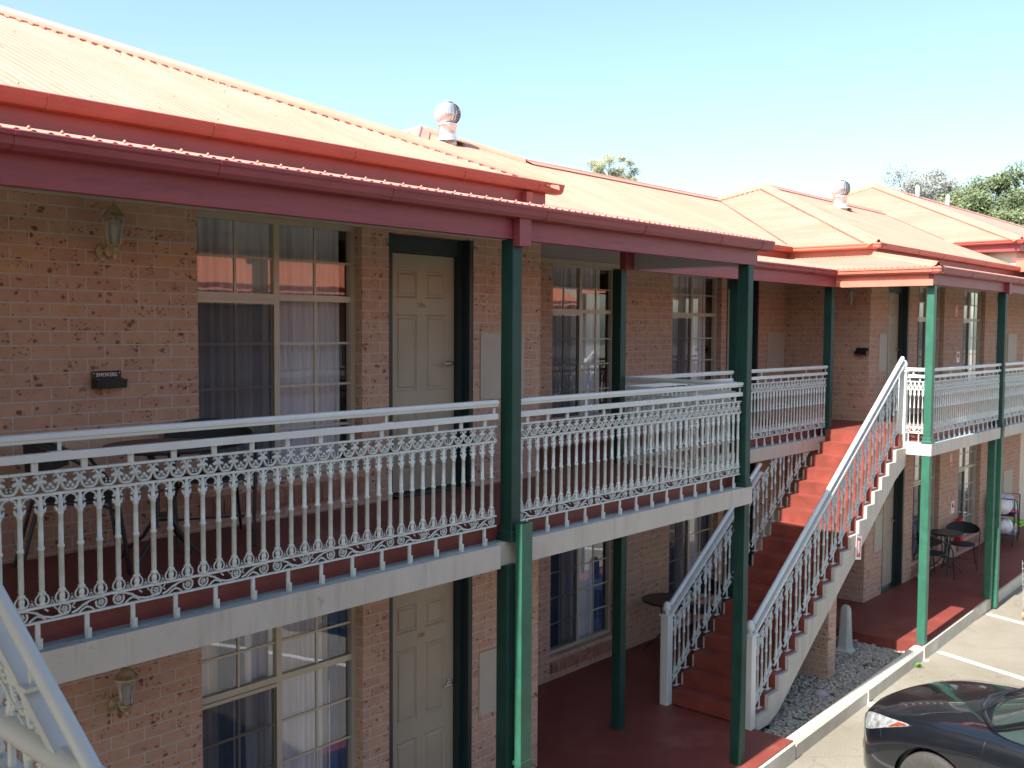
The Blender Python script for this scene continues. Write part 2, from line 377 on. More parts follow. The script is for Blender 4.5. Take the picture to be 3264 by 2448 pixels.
# ---------------------------------------------------------------- ground
struct(MB().box(-60, 260, -160, 260, GZ-.5, GZ).build('car_park', M['asphalt'], world=True))
def kerbY(x): return 4.60 + .031*(x-10)
def strip(x0, x1, yo, yi, z0, z1, dy=0):
    b = MB(); p = [(x0, kerbY(x0)+yo), (x1, kerbY(x1)+yo), (x1, yi if yi is not None else kerbY(x1)+.13), (x0, yi if yi is not None else kerbY(x0)+.13)]
    b.prism(p, z0, z1, 'z'); return b
struct(strip(-6, 9.76, .025, 13.9, GZ-.1, FZ).build('walkway', M['floor'], world=True))
struct(strip(13.93, 60, .025, 13.9, GZ-.1, FZ).build('walkway', M['floor'], world=True))
struct(MB().box(9.76, 13.93, 6.2, 13.9, GZ-.1, FZ-.001).build('walkway', M['floor'], world=True))
for a, b_ in ((-6, 9.75), (13.96, 17.3), (17.45, 60)):
    struct(strip(a, b_, .0, None, GZ-.1, FZ-.02).build('kerb', M['kerb'], world=True)) if False else None
kb = MB()
for a, b_ in ((-6, 9.74), (13.98, 60)):
    kb.prism([(a, kerbY(a)-.01), (b_, kerbY(b_)-.01), (b_, kerbY(b_)+.022), (a, kerbY(a)+.022)], GZ-.05, FZ-.012, 'z')
struct(kb.build('walkway_edge', M['kerb'], world=True))
kk = MB()
xs = [9.78, 11.86, 13.96]
for i in range(2):
    a, b_ = xs[i]+.012, xs[i+1]-.012
    prof = [(0, GZ-.02), (0, FZ-.05), (.02, FZ-.015), (.05, FZ-.005), (.11, FZ-.005), (.135, FZ-.02), (.135, GZ-.02)]
    n = len(prof); r0 = [(a, kerbY(a)+p[0], p[1]) for p in prof]; r1 = [(b_, kerbY(b_)+p[0], p[1]) for p in prof]
    kk.rings([r0, r1], False, True)
    kk.box(b_+.002, b_+.022, kerbY(b_)-.01, kerbY(b_)+.13, GZ-.02, FZ-.02)
    kk.box(b_-.02, b_+.05, kerbY(b_)-.07, kerbY(b_)+.0, GZ-.02, GZ+.012)
struct(kk.build('kerb', M['kerb'], world=True))
struct(MB().box(9.76, 13.92, 4.79, 6.3, GZ-.1, GZ+.05).build('garden_bed', M['bed'], world=True))
# parking lines
def pline(x, y, L=5.2, w=.095, ang=-.32):
    d = Vector((ang, -1.0, 0)).normalized(); n = Vector((d.y, -d.x, 0))*w/2; a = Vector((x, y, 0)); c = a+d*L
    b = MB(); p = [a+n, a-n, c-n, c+n]; b.prism([(q.x, q.y) for q in p], GZ-.02, GZ+.004, 'z'); return b
for i, x in enumerate((9.2, 11.82, 14.47, 16.97, 19.6, 22.2)):
    struct(pline(x, kerbY(x)-.02-.03).build('parking_line', M['line'], world=True))

# ---------------------------------------------------------------- building helpers
def wall_front(name, parent, x0, x1, z0, z1, y, ops, depth=.11, mat=None):
    """wall facing -Y with rectangular openings and their reveals"""
    b = MB(); xs = sorted({x0, x1, *[o[0] for o in ops], *[o[1] for o in ops]}); zs = sorted({z0, z1, *[o[2] for o in ops], *[o[3] for o in ops]})
    for i in range(len(xs)-1):
        for j in range(len(zs)-1):
            cx, cz = (xs[i]+xs[i+1])/2, (zs[j]+zs[j+1])/2
            if any(o[0] < cx < o[1] and o[2] < cz < o[3] for o in ops): continue
            b.add([(xs[i],y,zs[j]),(xs[i+1],y,zs[j]),(xs[i+1],y,zs[j+1]),(xs[i],y,zs[j+1])], [(0,1,2,3)])
    for a, c, d, e in ops:
        b.add([(a,y,d),(a,y+depth,d),(a,y+depth,e),(a,y,e)], [(0,1,2,3)])
        b.add([(c,y,d),(c,y+depth,d),(c,y+depth,e),(c,y,e)], [(3,2,1,0)])
        b.add([(a,y,e),(a,y+depth,e),(c,y+depth,e),(c,y,e)], [(0,1,2,3)])
        b.add([(a,y,d),(a,y+depth,d),(c,y+depth,d),(c,y,d)], [(3,2,1,0)])
    return b.build(name, mat or M['brick'], parent, world=True)
def make_window(parent, x0, x1, z0, z1, yw, seed=0, drape=None):
    """yw: brick face. frame sits .09 behind it"""
    rnd = random.Random(seed); y = yw+.085; zt = z1-.585   # transom
    f = MB(); fw = .042
    f.box(x0, x0+fw, y, y+.06, z0, z1); f.box(x1-fw, x1, y, y+.06, z0, z1)
    f.box(x0+fw, x1-fw, y, y+.06, z1-fw, z1); f.box(x0+fw, x1-fw, y, y+.06, z0, z0+fw)
    xm = (x0+x1)/2-.02
    f.box(x0+fw, x1-fw, y+.002, y+.055, zt-.024, zt+.024)
    f.box(xm-.024, xm+.024, y+.001, y+.058, z0+fw, zt-.024); f.box(xm-.024, xm+.024, y+.001, y+.058, zt+.024, z1-fw)
    f.box(x0+fw, xm-.024, y-.012, y+.01, zt-.052, zt-.025)
    # glazing bars
    for a, c in ((x0+fw, xm-.024), (xm+.024, x1-fw)):
        m = (a+c)/2
        for (d, e, n) in ((zt+.024, z1-fw, 2), (z0+fw, zt-.024, 4)):
            f.box(m-.009, m+.009, y+.014, y+.03, d, e)
            for k in range(1, n):
                z = d+(e-d)*k/n; f.box(a, c, y+.015, y+.029, z-.009, z+.009)
    # sliding sash rails
    for a, c in ((x0+fw, xm-.024),):
        f.box(a, a+.022, y+.012, y+.04, z0+fw, zt-.024); f.box(c-.022, c, y+.012, y+.04, z0+fw, zt-.024)
        f.box(a+.022, c-.022, y+.012, y+.04, z0+fw, z0+fw+.03)
    w = f.build('window', M['alu'], parent, world=True)
    g = MB(); g.add([(x0+fw,y+.024,z0+fw),(x1-fw,y+.024,z0+fw),(x1-fw,y+.024,z1-fw),(x0+fw,y+.024,z1-fw)], [(0,1,2,3)])
    g.build('pane', M['glass'], w, world=True)
    s = MB(); s.add([(x0+fw,y+.007,z0+fw),(xm-.024,y+.007,z0+fw),(xm-.024,y+.007,zt-.06),(x0+fw,y+.007,zt-.06)], [(0,1,2,3)])
    s.build('fly_screen', M['screen'], w, world=True)
    # curtain
    def curt(a, c, yy, nm, mt, pleat=.085, amp=.030):
        b = MB(); n = max(8, int((c-a)/pleat*8)); rings = []
        ph = [rnd.uniform(-.6, .6) for _ in range(n+1)]
        for zz, k in ((z0-.1, 1.0), ((z0+z1)/2, .9), (z1+.05, .55)):
            rings.append([(a+(c-a)*i/n, yy+amp*k*(1+.5*ph[i//24])*math.sin(i/8*2*math.pi*(1+.12*math.sin(i*.045+seed))+ph[i//8*8 if i//8*8 <= n else n])+.006*math.sin(i*.9+zz), zz) for i in range(n+1)])
        b.rings(rings, True, False, False); return b.build(nm, mt, w, world=True)
    curt(x0-.05, x1-.03-(rnd.random()*.10), y+.17, 'curtain', M['curtain'])
    if drape:
        for (a, c) in drape: curt(a, c, y+.125, 'drape', M['drape'], .11, .025)
    # brick sill, sloping
    b = MB(); n = int((x1-x0+.02)/.086); wdt = (x1-x0+.0)/n
    for i in range(n):
        a, c = x0+i*wdt+.003, x0+(i+1)*wdt-.003
        b.add([(a,y+.0,z0-.003),(c,y+.0,z0-.003),(c,yw-.035,z0-.085),(a,yw-.035,z0-.085),(a,y,z0-.20),(c,y,z0-.20),(c,yw-.035,z0-.19),(a,yw-.035,z0-.19)],
              [(3,2,1,0),(3,0,4,7),(2,3,7,6),(1,2,6,5),(4,5,6,7)])
    b.build('sill', M['sillbrick'], w, world=True)
    return w
def make_door(parent, x0, x1, z0, yw, number=None, handle=True, open_=False):
    """x0..x1 the leaf; the dark frame is drawn round it"""
    y = yw+.145; z1 = z0+2.035
    f = MB()
    f.box(x1+.004, x1+.055, y-.06, y+.05, z0-.02, z1+.15); f.box(x0-.055, x0-.004, y-.06, y+.05, z0-.02, z1+.15)
    f.box(x1+.055, x1+.10, y-.145+.004, y+.05, z0-.02, z1+.15); f.box(x0-.10, x0-.055, y-.145+.004, y+.05, z0-.02, z1+.15)
    f.box(x0-.004, x1+.004, y-.055, y+.05, z1+.006, z1+.145)
    f.box(x0-.004, x1+.004, y-.14, y+.06, z0-.05, z0-.012)
    fr = f.build('door_frame', M['dkgreen'], parent, world=True)
    d = MB(); W = x1-x0
    # leaf with six recessed panels: stiles/rails proud of a back sheet
    cols_ = [(x0+.105, x0+W/2-.05), (x0+W/2+.05, x1-.105)]
    rows = [(z0+.17, z0+.70), (z0+.86, z0+1.52), (z0+1.66, z0+1.90)]
    xs = [x0, cols_[0][0], cols_[0][1], cols_[1][0], cols_[1][1], x1]; zs = [z0, *[q for r_ in rows for q in r_], z1]
    for i in range(5):
        for j in range(7):
            if i in (1, 3) and j in (1, 3, 5): continue
            d.add([(xs[i],y,zs[j]),(xs[i+1],y,zs[j]),(xs[i+1],y,zs[j+1]),(xs[i],y,zs[j+1])], [(0,1,2,3)])
    for a, c in cols_:
        for e, g in rows:
            for (o, yy) in ((0, 0), ):
                q = [(a,y,e),(c,y,e),(c,y,g),(a,y,g)]; i1 = [(a+.014,y+.013,e+.014),(c-.014,y+.013,e+.014),(c-.014,y+.013,g-.014),(a+.014,y+.013,g-.014)]
                i2 = [(a+.028,y+.013,e+.028),(c-.028,y+.013,e+.028),(c-.028,y+.013,g-.028),(a+.028,y+.013,g-.028)]
                i3 = [(a+.042,y+.003,e+.042),(c-.042,y+.003,e+.042),(c-.042,y+.003,g-.042),(a+.042,y+.003,g-.042)]
                d.rings([q, i1, i2, i3], False); d.add(i3, [(0,1,2,3)])
    d.add([(x0,y,z0),(x0,y+.04,z0),(x0,y+.04,z1),(x0,y,z1)], [(0,1,2,3)])
    dr = d.build('door', M['door'], parent, world=True)
    if handle:
        h = MB(); hx, hz = x1-.062, z0+1.095
        h.prism([(hx+.027*math.cos(a*math.pi/8), hz+.027*math.sin(a*math.pi/8)) for a in range(16)], y-.012, y-.001, 'y')
        h.tube([(hx, y-.01, hz), (hx, y-.055, hz), (hx-.01, y-.06, hz), (hx-.115, y-.056, hz-.006)], [.012, .011, .011, .009], 8)
        h.build('handle', M['chrome'], dr, world=True)
    if number:
        t = text_obj(number, .068, M['brass'], 'door_number', None, ((x0+x1)/2+.0, y-.004, z0+1.60+ZO), ext=.002)
        t.parent = dr; off = Vector((0,0,0)); q = dr
        while q: off -= Vector(q.location); q = q.parent
        t.data.transform(Matrix.Translation(off))
    return dr
def wpart(b, name, mat, parent): return b.build(name, mat, parent, world=True)

bld = thing('motel_building', 'two storey speckled brick motel wing with corrugated red roof and recessed middle bay', 'building', (7, 6.3, FZ))
far = thing('motel_building', 'farther motel wing with higher red hipped roof and sunlit side wall', 'building', (25, 6.3, FZ))
YA, YB = 6.22, 7.66
UH = 2.905
# openings: windows (x0,x1), doors (x0,x1)
WZ0, WZ1 = -1.13, .812
winA = [(3.77, 5.235)]; winB = [(9.42, 10.79), (12.09, 13.45)]; winC = [(17.62, 18.95), (20.02, 21.36), (24.9, 26.2)]
def win_ops(ws): return [(a, b_, WZ0-dz, WZ1-dz) for a, b_ in ws for dz in (0, UH)]
def door_ops(ds): return [(a-.1, b_+.1, UZ+.0-dz, UZ+.03+2.18-dz) for a, b_ in ds for dz in (0, UH)]
dA = [(5.62, 6.425)]; dB = [(13.70, 14.52)]; dC = [(16.62-.31, 16.98)]
dC = [(16.2, 17.0)]; dC = [(16.18, 16.985)]
dC = [(16.20, 17.0)]
dC = [(16.62, 17.2)] if False else [(16.72-.0, 17.16)]
# the far door leaf: its right part and dark jamb are what shows past the brick corner
dC = [(16.36, 17.10)]
TOP = 1.17
wall_front('wall', bld, -4, 7.462, FZ-.2, TOP, YA, win_ops(winA)+door_ops(dA))
wall_front('wall', bld, 7.462, 15.53, FZ-.2, 1.25, YB, win_ops(winB)+door_ops(dB))
wall_front('wall', bld, 15.53, 24.2, FZ-.2, TOP, YA, win_ops(winC[:2])+door_ops(dC)+[(22.10, 22.83, UZ-dz, UZ+2.2-dz) for dz in (0, UH)])
b = MB()
b.add([(7.462,YA,FZ-.2),(7.462,YB,FZ-.2),(7.462,YB,TOP),(7.462,YA,TOP)], [(0,1,2,3)])
wpart(b, 'wall', M['brick'], bld)
b = MB(); b.add([(15.53,YB,FZ-.2),(15.53,YA,FZ-.2),(15.53,YA,TOP),(15.53,YB,TOP)], [(0,1,2,3)])
wpart(b, 'wall', M['brick'], bld)
b = MB(); b.add([(-4,13.9,FZ),(30,13.9,FZ),(30,13.9,1.2),(-4,13.9,1.2)], [(3,2,1,0)]); b.add([(-4,YA,FZ),(-4,13.9,FZ),(-4,13.9,1.2),(-4,YA,1.2)], [(0,1,2,3)])
wpart(b, 'wall', M['brick'], bld)
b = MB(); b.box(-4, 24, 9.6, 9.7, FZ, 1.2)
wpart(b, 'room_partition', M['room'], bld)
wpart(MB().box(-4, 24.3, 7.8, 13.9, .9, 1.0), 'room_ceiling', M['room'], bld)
sd = 1
for dz in (0, UH):
    lower = dz > 0
    for i, (a, c) in enumerate(winA):
        make_window(bld, a, c, WZ0-dz, WZ1-dz, YA, sd+i, [(a+.26, a+.5), (c-.2, c+.02)] if lower else None)
    for i, (a, c) in enumerate(winB):
        make_window(bld, a, c, WZ0-dz, WZ1-dz, YB, sd+5+i, [(a, a+.42), (c-.2, c)] if lower else None)
    for i, (a, c) in enumerate(winC[:2]):
        make_window(bld, a, c, WZ0-dz, WZ1-dz, YA, sd+9+i, [(a, a+.35)])
    sd += 20
    make_door(bld, *dA[0], UZ+.025-dz, YA, '206' if not lower else '106')
    make_door(bld, *dB[0], UZ+.025-dz, YB)
    make_door(bld, *dC[0], UZ+.025-dz, YA)
    make_door(bld, 22.2, 22.75, UZ+.025-dz, YA)
# cream service panels on the brick
for (x0, x1, y, z0, z1) in ((6.612, 7.212, YA, -.636, -.035), (14.93, 15.45, YB, -.64, -.05), (15.93, 16.22, YA, -.64, -.06), (22.95, 23.6, YA, -.66, -.07)):
    pass
for (x0, x1, y) in ((6.612, 7.212, YA), (14.914, 15.515, YB), (15.60+.30, 16.22+.0, YA), (22.95, 23.6, YA)):
    for dz in (0, 2.935):
        bb = MB().box(x0, x1, y-.012, y-.0005, -.64-dz, -.04-dz)
        for sx_ in (x0+.02, x1-.02):
            for sz_ in (-.62-dz, -.06-dz): bb.blob((sx_, y-.013, sz_), .005)
        wpart(bb, 'service_panel', M['panel'], bld)

# upper floor slab, fascia and ledge
sl = MB()
sl.box(-4, 8.80, 4.86, 13.9, -1.66, UZ); sl.box(8.80, 13.86, 6.31, 13.9, -1.66, UZ); sl.box(13.86, 30, 6.31, 13.9, -1.66, UZ); sl.box(13.998, 30, 5.19, 6.31, -1.66, UZ); sl.box(14.14, 30, 4.86, 5.19, -1.66, UZ)
wpart(sl, 'floor_slab', M['floor'], bld)
fa = MB()
def fas(x0, x1, y0, y1): fa.box(x0, x1, y0, y1, -1.70, LZ)
fas(-4, 5.235, 4.715, 4.857); fas(5.50, 8.935, 4.715, 4.857); fas(5.235, 5.50, 4.77, 4.857)
fas(8.803, 8.935, 4.857, 6.17); fas(8.803, 14.0, 6.17, 6.307)
fas(13.995, 17.17, 4.715, 4.857); fas(17.17, 17.42, 4.77, 4.857); fas(17.42, 30, 4.715, 4.857); fas(13.995, 14.137, 4.857, 5.187)
wpart(fa, 'slab_fascia', M['cream'], bld)

# ---------------------------------------------------------------- roofs (real corrugations)
def corr(b, axis, u0, u1, v0f, v1f, zf, side=1, pitch=.076, amp=.0085, per=8):
    """axis 'x': corrugations spaced along x, sheet runs in +y. v0f/v1f give the y-limits at each u, zf(u,v) height"""
    n = int((u1-u0)/pitch*per); prev = None; o0 = len(b.v); vs = []; fs = []
    for i in range(n+1):
        u = u0+(u1-u0)*i/n; a, c = v0f(u), v1f(u)
        if c < a: c = a
        h = amp*math.sin(u/pitch*2*math.pi)
        for v in (a, c):
            z = zf(u, v)+h
            vs.append((u, v, z) if axis == 'x' else (v, u, z))
    for i in range(n):
        q = (2*i, 2*i+2, 2*i+3, 2*i+1)
        fs.append(q if axis == 'x' else tuple(reversed(q)))
    b.add(vs, fs, True)
T = math.tan(R(22.5)); EZ = 1.34
rf = MB()
zA = lambda u, v: EZ+T*(v-6.03)
zB = lambda u, v: EZ+T*(v-7.47)
corr(rf, 'x', -6, 7.52, lambda u: 6.03, lambda u: min(10.76, 6.03+(7.52-u)), zA)
corr(rf, 'x', 2.5, 18.63, lambda u: max(7.47, u-7.87), lambda u: max(10.76, min(10.76+12.5-u, 10.76+u-10.1, 11.96)) if 10.1 < u < 12.5 else 10.76, zB)
zCl = lambda u, v: EZ+T*(v-15.34)
corr(rf, 'y', 6.03, 10.76, lambda u: 15.34 if u < 7.47 else u+7.87, lambda u: 15.34+(u-6.03) if u < 10.04 else 19.35-(u-10.04), zCl)
corr(rf, 'x', 15.34, 25.66, lambda u: 6.03 if u < 23.25 else u-15.62, lambda u: min(10.04, 6.03+u-15.34), lambda u, v: EZ+T*(v-6.03))
zr = EZ+T*(10.04-6.03)
corr(rf, 'x', 15.6, 27, lambda u: max(10.04, 19.35-u+10.04) if u < 19.35 else 10.04, lambda u: 14.05, lambda u, v: zr-T*(v-10.04), per=4)
zrB = EZ+T*(10.76-7.47)
corr(rf, 'x', -6, 18.6, lambda u: 10.76, lambda u: 14.05, lambda u, v: zrB-T*(v-10.76)+(T*1.44 if u < 2.5 else 0), per=4)
# hip end of the front wing
corr(rf, 'y', 6.03, 10.76, lambda u: 7.52-(u-6.03), lambda u: 7.52, lambda u, v: EZ+T*(7.52-v), per=4)
# small pyramid left and right faces behind the ventilator
az = zrB+T*1.2
rf.add([(11.3,11.96,az),(12.5,10.76,zrB),(12.5,13.16,zrB)], [(0,1,2)]); rf.add([(11.3,11.96,az),(10.1,13.16,zrB),(10.1,10.76,zrB)], [(0,1,2)]); rf.add([(11.3,11.96,az),(12.5,13.16,zrB),(10.1,13.16,zrB)], [(0,1,2)])
roof = wpart(rf, 'roof', M['roof'], bld)
# screws
scw = MB()
rnd = random.Random(3)
for yy in (6.35, 6.95, 7.7, 8.6, 9.5, 10.3):
    x = -1.0
    while x < 7.4-(yy-6.03):
        scw.blob((x+rnd.uniform(-.02,.02), yy+rnd.uniform(-.02,.02), zA(0, yy)+.009), .0075); x += .228*2
wpart(scw, 'roof_screws', M['screw'], roof)
# ridge and hip caps, valleys
cp = MB()
ends = MB()  # dark dashes painting the shade in gaps under caps and along valleys
def gap_shade_along(p, q, off, step=.107, r=.020):
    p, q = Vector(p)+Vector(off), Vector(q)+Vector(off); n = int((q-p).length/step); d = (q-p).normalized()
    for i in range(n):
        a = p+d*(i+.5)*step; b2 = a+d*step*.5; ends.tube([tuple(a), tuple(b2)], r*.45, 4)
def cap(b, p, q, w=.15, h=.045, seg=None):
    """ridge capping: rounded roll with scribed turned-down edges"""
    p, q = Vector(p), Vector(q); d = (q-p); L = d.length; d.normalize(); s = d.cross(Vector((0,0,1))).normalized()
    prof = [(-w, -w*T*.95), (-w, -w*T*.95+.012), (-.03, .010), (-.018, h*.8), (0, h), (.018, h*.8), (.03, .010), (w, -w*T*.95+.012), (w, -w*T*.95)]
    r0 = [tuple(p+s*a+Vector((0,0,z+.018))) for a, z in prof]; r1 = [tuple(q+s*a+Vector((0,0,z+.018))) for a, z in prof]
    b.rings([r0, r1], False, False, False)
hip = lambda b, p, q, w=.15: hipcap(b, p, q, w)
def hipcap(b, p, q, w):
    # cap over a hip: edges fall along the two roof planes
    p, q = Vector(p), Vector(q); d = (q-p).normalized(); hx = Vector((d.x, d.y, 0)).normalized(); s = Vector((-hx.y, hx.x, 0))
    dr = T*.7071
    prof = [(-w, -w*dr-.006), (-w, -w*dr+.020), (-.03, .020), (-.018, .052), (0, .062), (.018, .052), (.03, .020), (w, -w*dr+.020), (w, -w*dr-.006)]
    r0 = [tuple(p+s*a+Vector((0,0,z))) for a, z in prof]; r1 = [tuple(q+s*a+Vector((0,0,z))) for a, z in prof]
    b.rings([r0, r1], False, False, False)
hipcap(cp, (7.50, 6.05, EZ+.012), (2.79, 10.76, EZ+T*4.73+.012), .16)
cap(cp, (12.5, 10.76, zrB), (18.60, 10.76, zrB), .15)
hipcap(cp, (12.5, 10.76, zrB+.01), (11.3, 11.96, az+.01), .15)
hipcap(cp, (10.1, 10.76, zrB+.01), (11.3, 11.96, az+.01), .15); hipcap(cp, (10.1, 13.16, zrB+.01), (11.3, 11.96, az+.01), .15)
hipcap(cp, (15.36, 6.05, EZ+.012), (19.35, 10.04, zr+.01), .15)
hipcap(cp, (18.63, 10.76, zrB+.01), (19.35, 10.04, zr+.01), .15)
cap(cp, (19.35, 10.04, zr), (25.6, 10.04, zr), .14)
cap(cp, (-6, 10.76, EZ+T*4.73), (2.79, 10.76, EZ+T*4.73), .15)
wpart(cp, 'ridge_cap', M['ridge'], roof)
gap_shade_along((7.45, 6.05, EZ+.010), (2.79, 10.76, EZ+T*4.73+.01), (-.116, -.116, -.040), .107)
gap_shade_along((15.40, 6.09, EZ+.02), (19.35, 10.04, zr+.01), (-.11, .11, -.036)); gap_shade_along((15.40, 6.09, EZ+.02), (19.35, 10.04, zr+.01), (.11, -.11, -.036))
gap_shade_along((15.50, 7.63, EZ+.075), (18.60, 10.73, zrB), (0, 0, .012)); gap_shade_along((23.3, 7.68, 2.03), (25.6, 9.98, 2.98), (0, 0, .012))
gap_shade_along((12.5, 10.61, zrB), (18.6, 10.61, zrB), (0, 0, -.055), .076); gap_shade_along((19.4, 9.9, zr), (25.5, 9.9, zr), (0, 0, -.05), .076)
gap_shade_along((18.63, 10.74, zrB+.01), (19.35, 10.04, zr+.01), (-.10, -.10, -.035))
wpart(ends, 'gap_shade_dashes', simple('gap_shade_red', (.20, .065, .048), .8), roof)
# verandah roofs
vr = MB(); VS = .1965
zV = lambda u, v: .865+VS*(v-4.6)
corr(vr, 'x', -6, 9.08, lambda u: 4.625, lambda u: 6.21 if u < 7.5 else 7.47+.2, zV, amp=.0095)
zV2 = lambda u, v: .865+VS*(v-6.03)
corr(vr, 'x', 9.0, 15.34, lambda u: 6.055 if u < 13.86 else u-7.8, lambda u: 7.48, zV2, amp=.0095)
corr(vr, 'y', 4.625, 7.47, lambda u: 13.855 if u < 6.03 else u+7.8, lambda u: min(15.36, 13.83+(u-4.6)), lambda u, v: .865+VS*(v-13.83), amp=.0095)
corr(vr, 'x', 13.855, 30, lambda u: 4.625, lambda u: min(6.05, 4.6+u-13.83), lambda u, v: .865+VS*(v-4.6), amp=.0095)
for x in [i*.152 for i in range(-10, 59)]:
    vr.blob((x+.019, 4.68, zV(0, 4.68)+.016), .012); 
vro = wpart(vr, 'verandah_roof', M['roof'], bld)
cv = MB(); hipcap(cv, (13.88, 4.65, .875), (15.34, 6.11, .875+VS*1.46), .09); wpart(cv, 'ridge_cap', M['ridge'], vro)
# gutters
GP = [(0,0),(-.006,-.006),(-.004,-.024),(.006,-.034),(.012,-.066),(.035,-.088),(.115,-.092),(.115,-.004),(.108,-.004),(.108,-.084),(.04,-.080),(.022,-.06),(.014,-.034),(.008,-.01)]
def gut_x(b, x0, x1, y, z, seams=()):
    n = len(GP); r0 = [(x0, y+p[0], z+p[1]) for p in GP]; r1 = [(x1, y+p[0], z+p[1]) for p in GP]; b.rings([r0, r1], False, True)
    for s_ in seams:
        r0 = [(s_, y+p[0]-.0035, z+p[1]-.002) for p in GP[:7]]; r1 = [(s_+.022, y+p[0]-.0035, z+p[1]-.002) for p in GP[:7]]
        b.rings([r0, r1], False, False, False); b.add(r0, [tuple(range(7))]); b.add(r1, [tuple(reversed(range(7)))])
def gut_y(b, y0, y1, x, z):
    r0 = [(x+p[0], y0, z+p[1]) for p in GP]; r1 = [(x+p[0], y1, z+p[1]) for p in GP]; b.rings([r1, r0], False, True)
gv = MB()
gut_x(gv, -6, 9.08, 4.60, .868, [-.5, .7, 1.9, 2.93, 4.13, 5.60, 6.86, 8.08, 8.85]); wpart(gv, 'gutter', M['beam'], bld)
gv = MB(); gut_x(gv, 9.05, 13.83, 6.03, .868, [10.5, 11.9, 13.1]); wpart(gv, 'gutter', M['beam'], bld); gv = MB(); gut_y(gv, 4.60, 6.145, 13.83, .8685); wpart(gv, 'gutter', M['litboard'], bld)
gv = MB(); gut_x(gv, 13.83, 30, 4.60, .868, [15.2, 16.4, 17.6, 18.8, 20]); wpart(gv, 'gutter', M['beam'], bld)
gv = MB(); gut_x(gv, -6, 7.54, 6.0, EZ+.03, [1.2, 2.67, 3.78, 5.0, 6.2, 7.18]); wpart(gv, 'gutter', M['gutter'], bld)
gv = MB(); gut_x(gv, 8.5, 15.33, 7.44, EZ+.02, [10, 12]); wpart(gv, 'gutter', M['gutter'], bld); gv = MB(); gut_y(gv, 6.0, 7.56, 15.31, EZ+.0205); wpart(gv, 'gutter', M['litboard'], bld)
gv = MB(); gut_x(gv, 15.31, 23.6, 6.0, EZ+.02, [17, 18.2, 19.4, 20.6, 21.8, 23]); wpart(gv, 'gutter', M['gutter'], bld)
# fascia boards and beams
fb = MB(); fb.box(-6, 7.40, 6.118, 6.15, 1.155, EZ+.0); fb.box(7.05, 7.14, 6.05, 6.117, .98, 1.26); fb.box(6.75, 7.05, 6.07, 6.117, 1.06, 1.13); fb.box(-6, 7.36, 6.152, 6.218, 1.08, 1.153); wpart(fb, 'fascia_board', M['gutter'], bld)
fb = MB(); fb.box(7.462, 15.43, 7.555, 7.59, 1.12, EZ-.01);  fb.box(7.47, 15.5, 7.6, 7.655, .98, 1.14); fb.box(15.47, 15.527, 6.3, 7.6, .98, 1.16)
wpart(fb, 'fascia_board', M['gutter'], bld)
wpart(MB().box(15.425, 15.458, 6.118, 7.553, 1.14, EZ-.01), 'fascia_board', M['litboard'], bld)
fb = MB(); fb.box(15.46, 23.6, 6.118, 6.15, 1.13, EZ-.01); fb.box(15.53, 23.6, 6.16, 6.217, .98, 1.16); wpart(fb, 'fascia_board', M['beam'], bld)
def beam(name, *bx):
    b = MB(); [b.box(*q) for q in bx]; return wpart(b, name, M['beam'], bld)
BZ = .635
beam('verandah_beam', (-6, 5.345, 4.72, 4.79, BZ, .835)); beam('verandah_beam', (5.348, 8.965, 4.722, 4.79, BZ, .833))
beam('beam_cleat', (5.352, 5.475, 4.655, 4.718, .585, .80))
beam('verandah_beam', (8.940, 8.963, 4.792, 6.10, BZ, .835)); wpart(MB().box(8.86, 8.939, 4.792, 6.098, BZ+.001, .844), 'soffit', M['soffit'], bld)
beam('verandah_beam', (8.70, 13.99, 6.10, 6.17, BZ-.005, .835))
wpart(MB().box(13.93, 13.997, 4.792, 6.098, BZ-.005, .835).box(13.90, 13.928, 4.725, 6.0, .62, .705), 'verandah_beam', M['litboard'], bld)
beam('verandah_beam', (13.935, 17.26, 4.72, 4.79, BZ-.002, .835)); beam('verandah_beam', (17.263, 30, 4.722, 4.79, BZ-.002, .833))
beam('beam_cleat', (17.20, 17.31, 4.655, 4.718, .60, .80))
b = MB()
b.prism([(4.72, .84), (4.72, .90), (7.45, .90+VS*2.73), (7.45, .66+VS*2.73), (6.18, .84)], 8.966, 8.99, 'x'); wpart(b, 'barge_board', M['beam'], bld)
so = MB(); so.box(-6, 8.89, 4.795, 7.655, .845, .862); so.box(8.895, 13.99, 6.18, 7.655, .846, .862); so.box(14.0, 30, 4.795, 6.215, .845, .862); so.box(13.99, 15.52, 6.215, 7.655, .846, .862)
wpart(so, 'soffit', M['soffit'], bld)
mo = MB(); mo.box(7.47, 15.5, 7.62, 7.656, .79, .844); mo.box(7.47, 15.5, 7.60, 7.62, .815, .844); wpart(mo, 'ceiling_moulding', M['panel'], bld)
for q in ((-4, 7.4), (15.6, 24)): wpart(MB().box(*q, 6.185, 6.217, .80, .844), 'ceiling_moulding', M['panel'], bld)

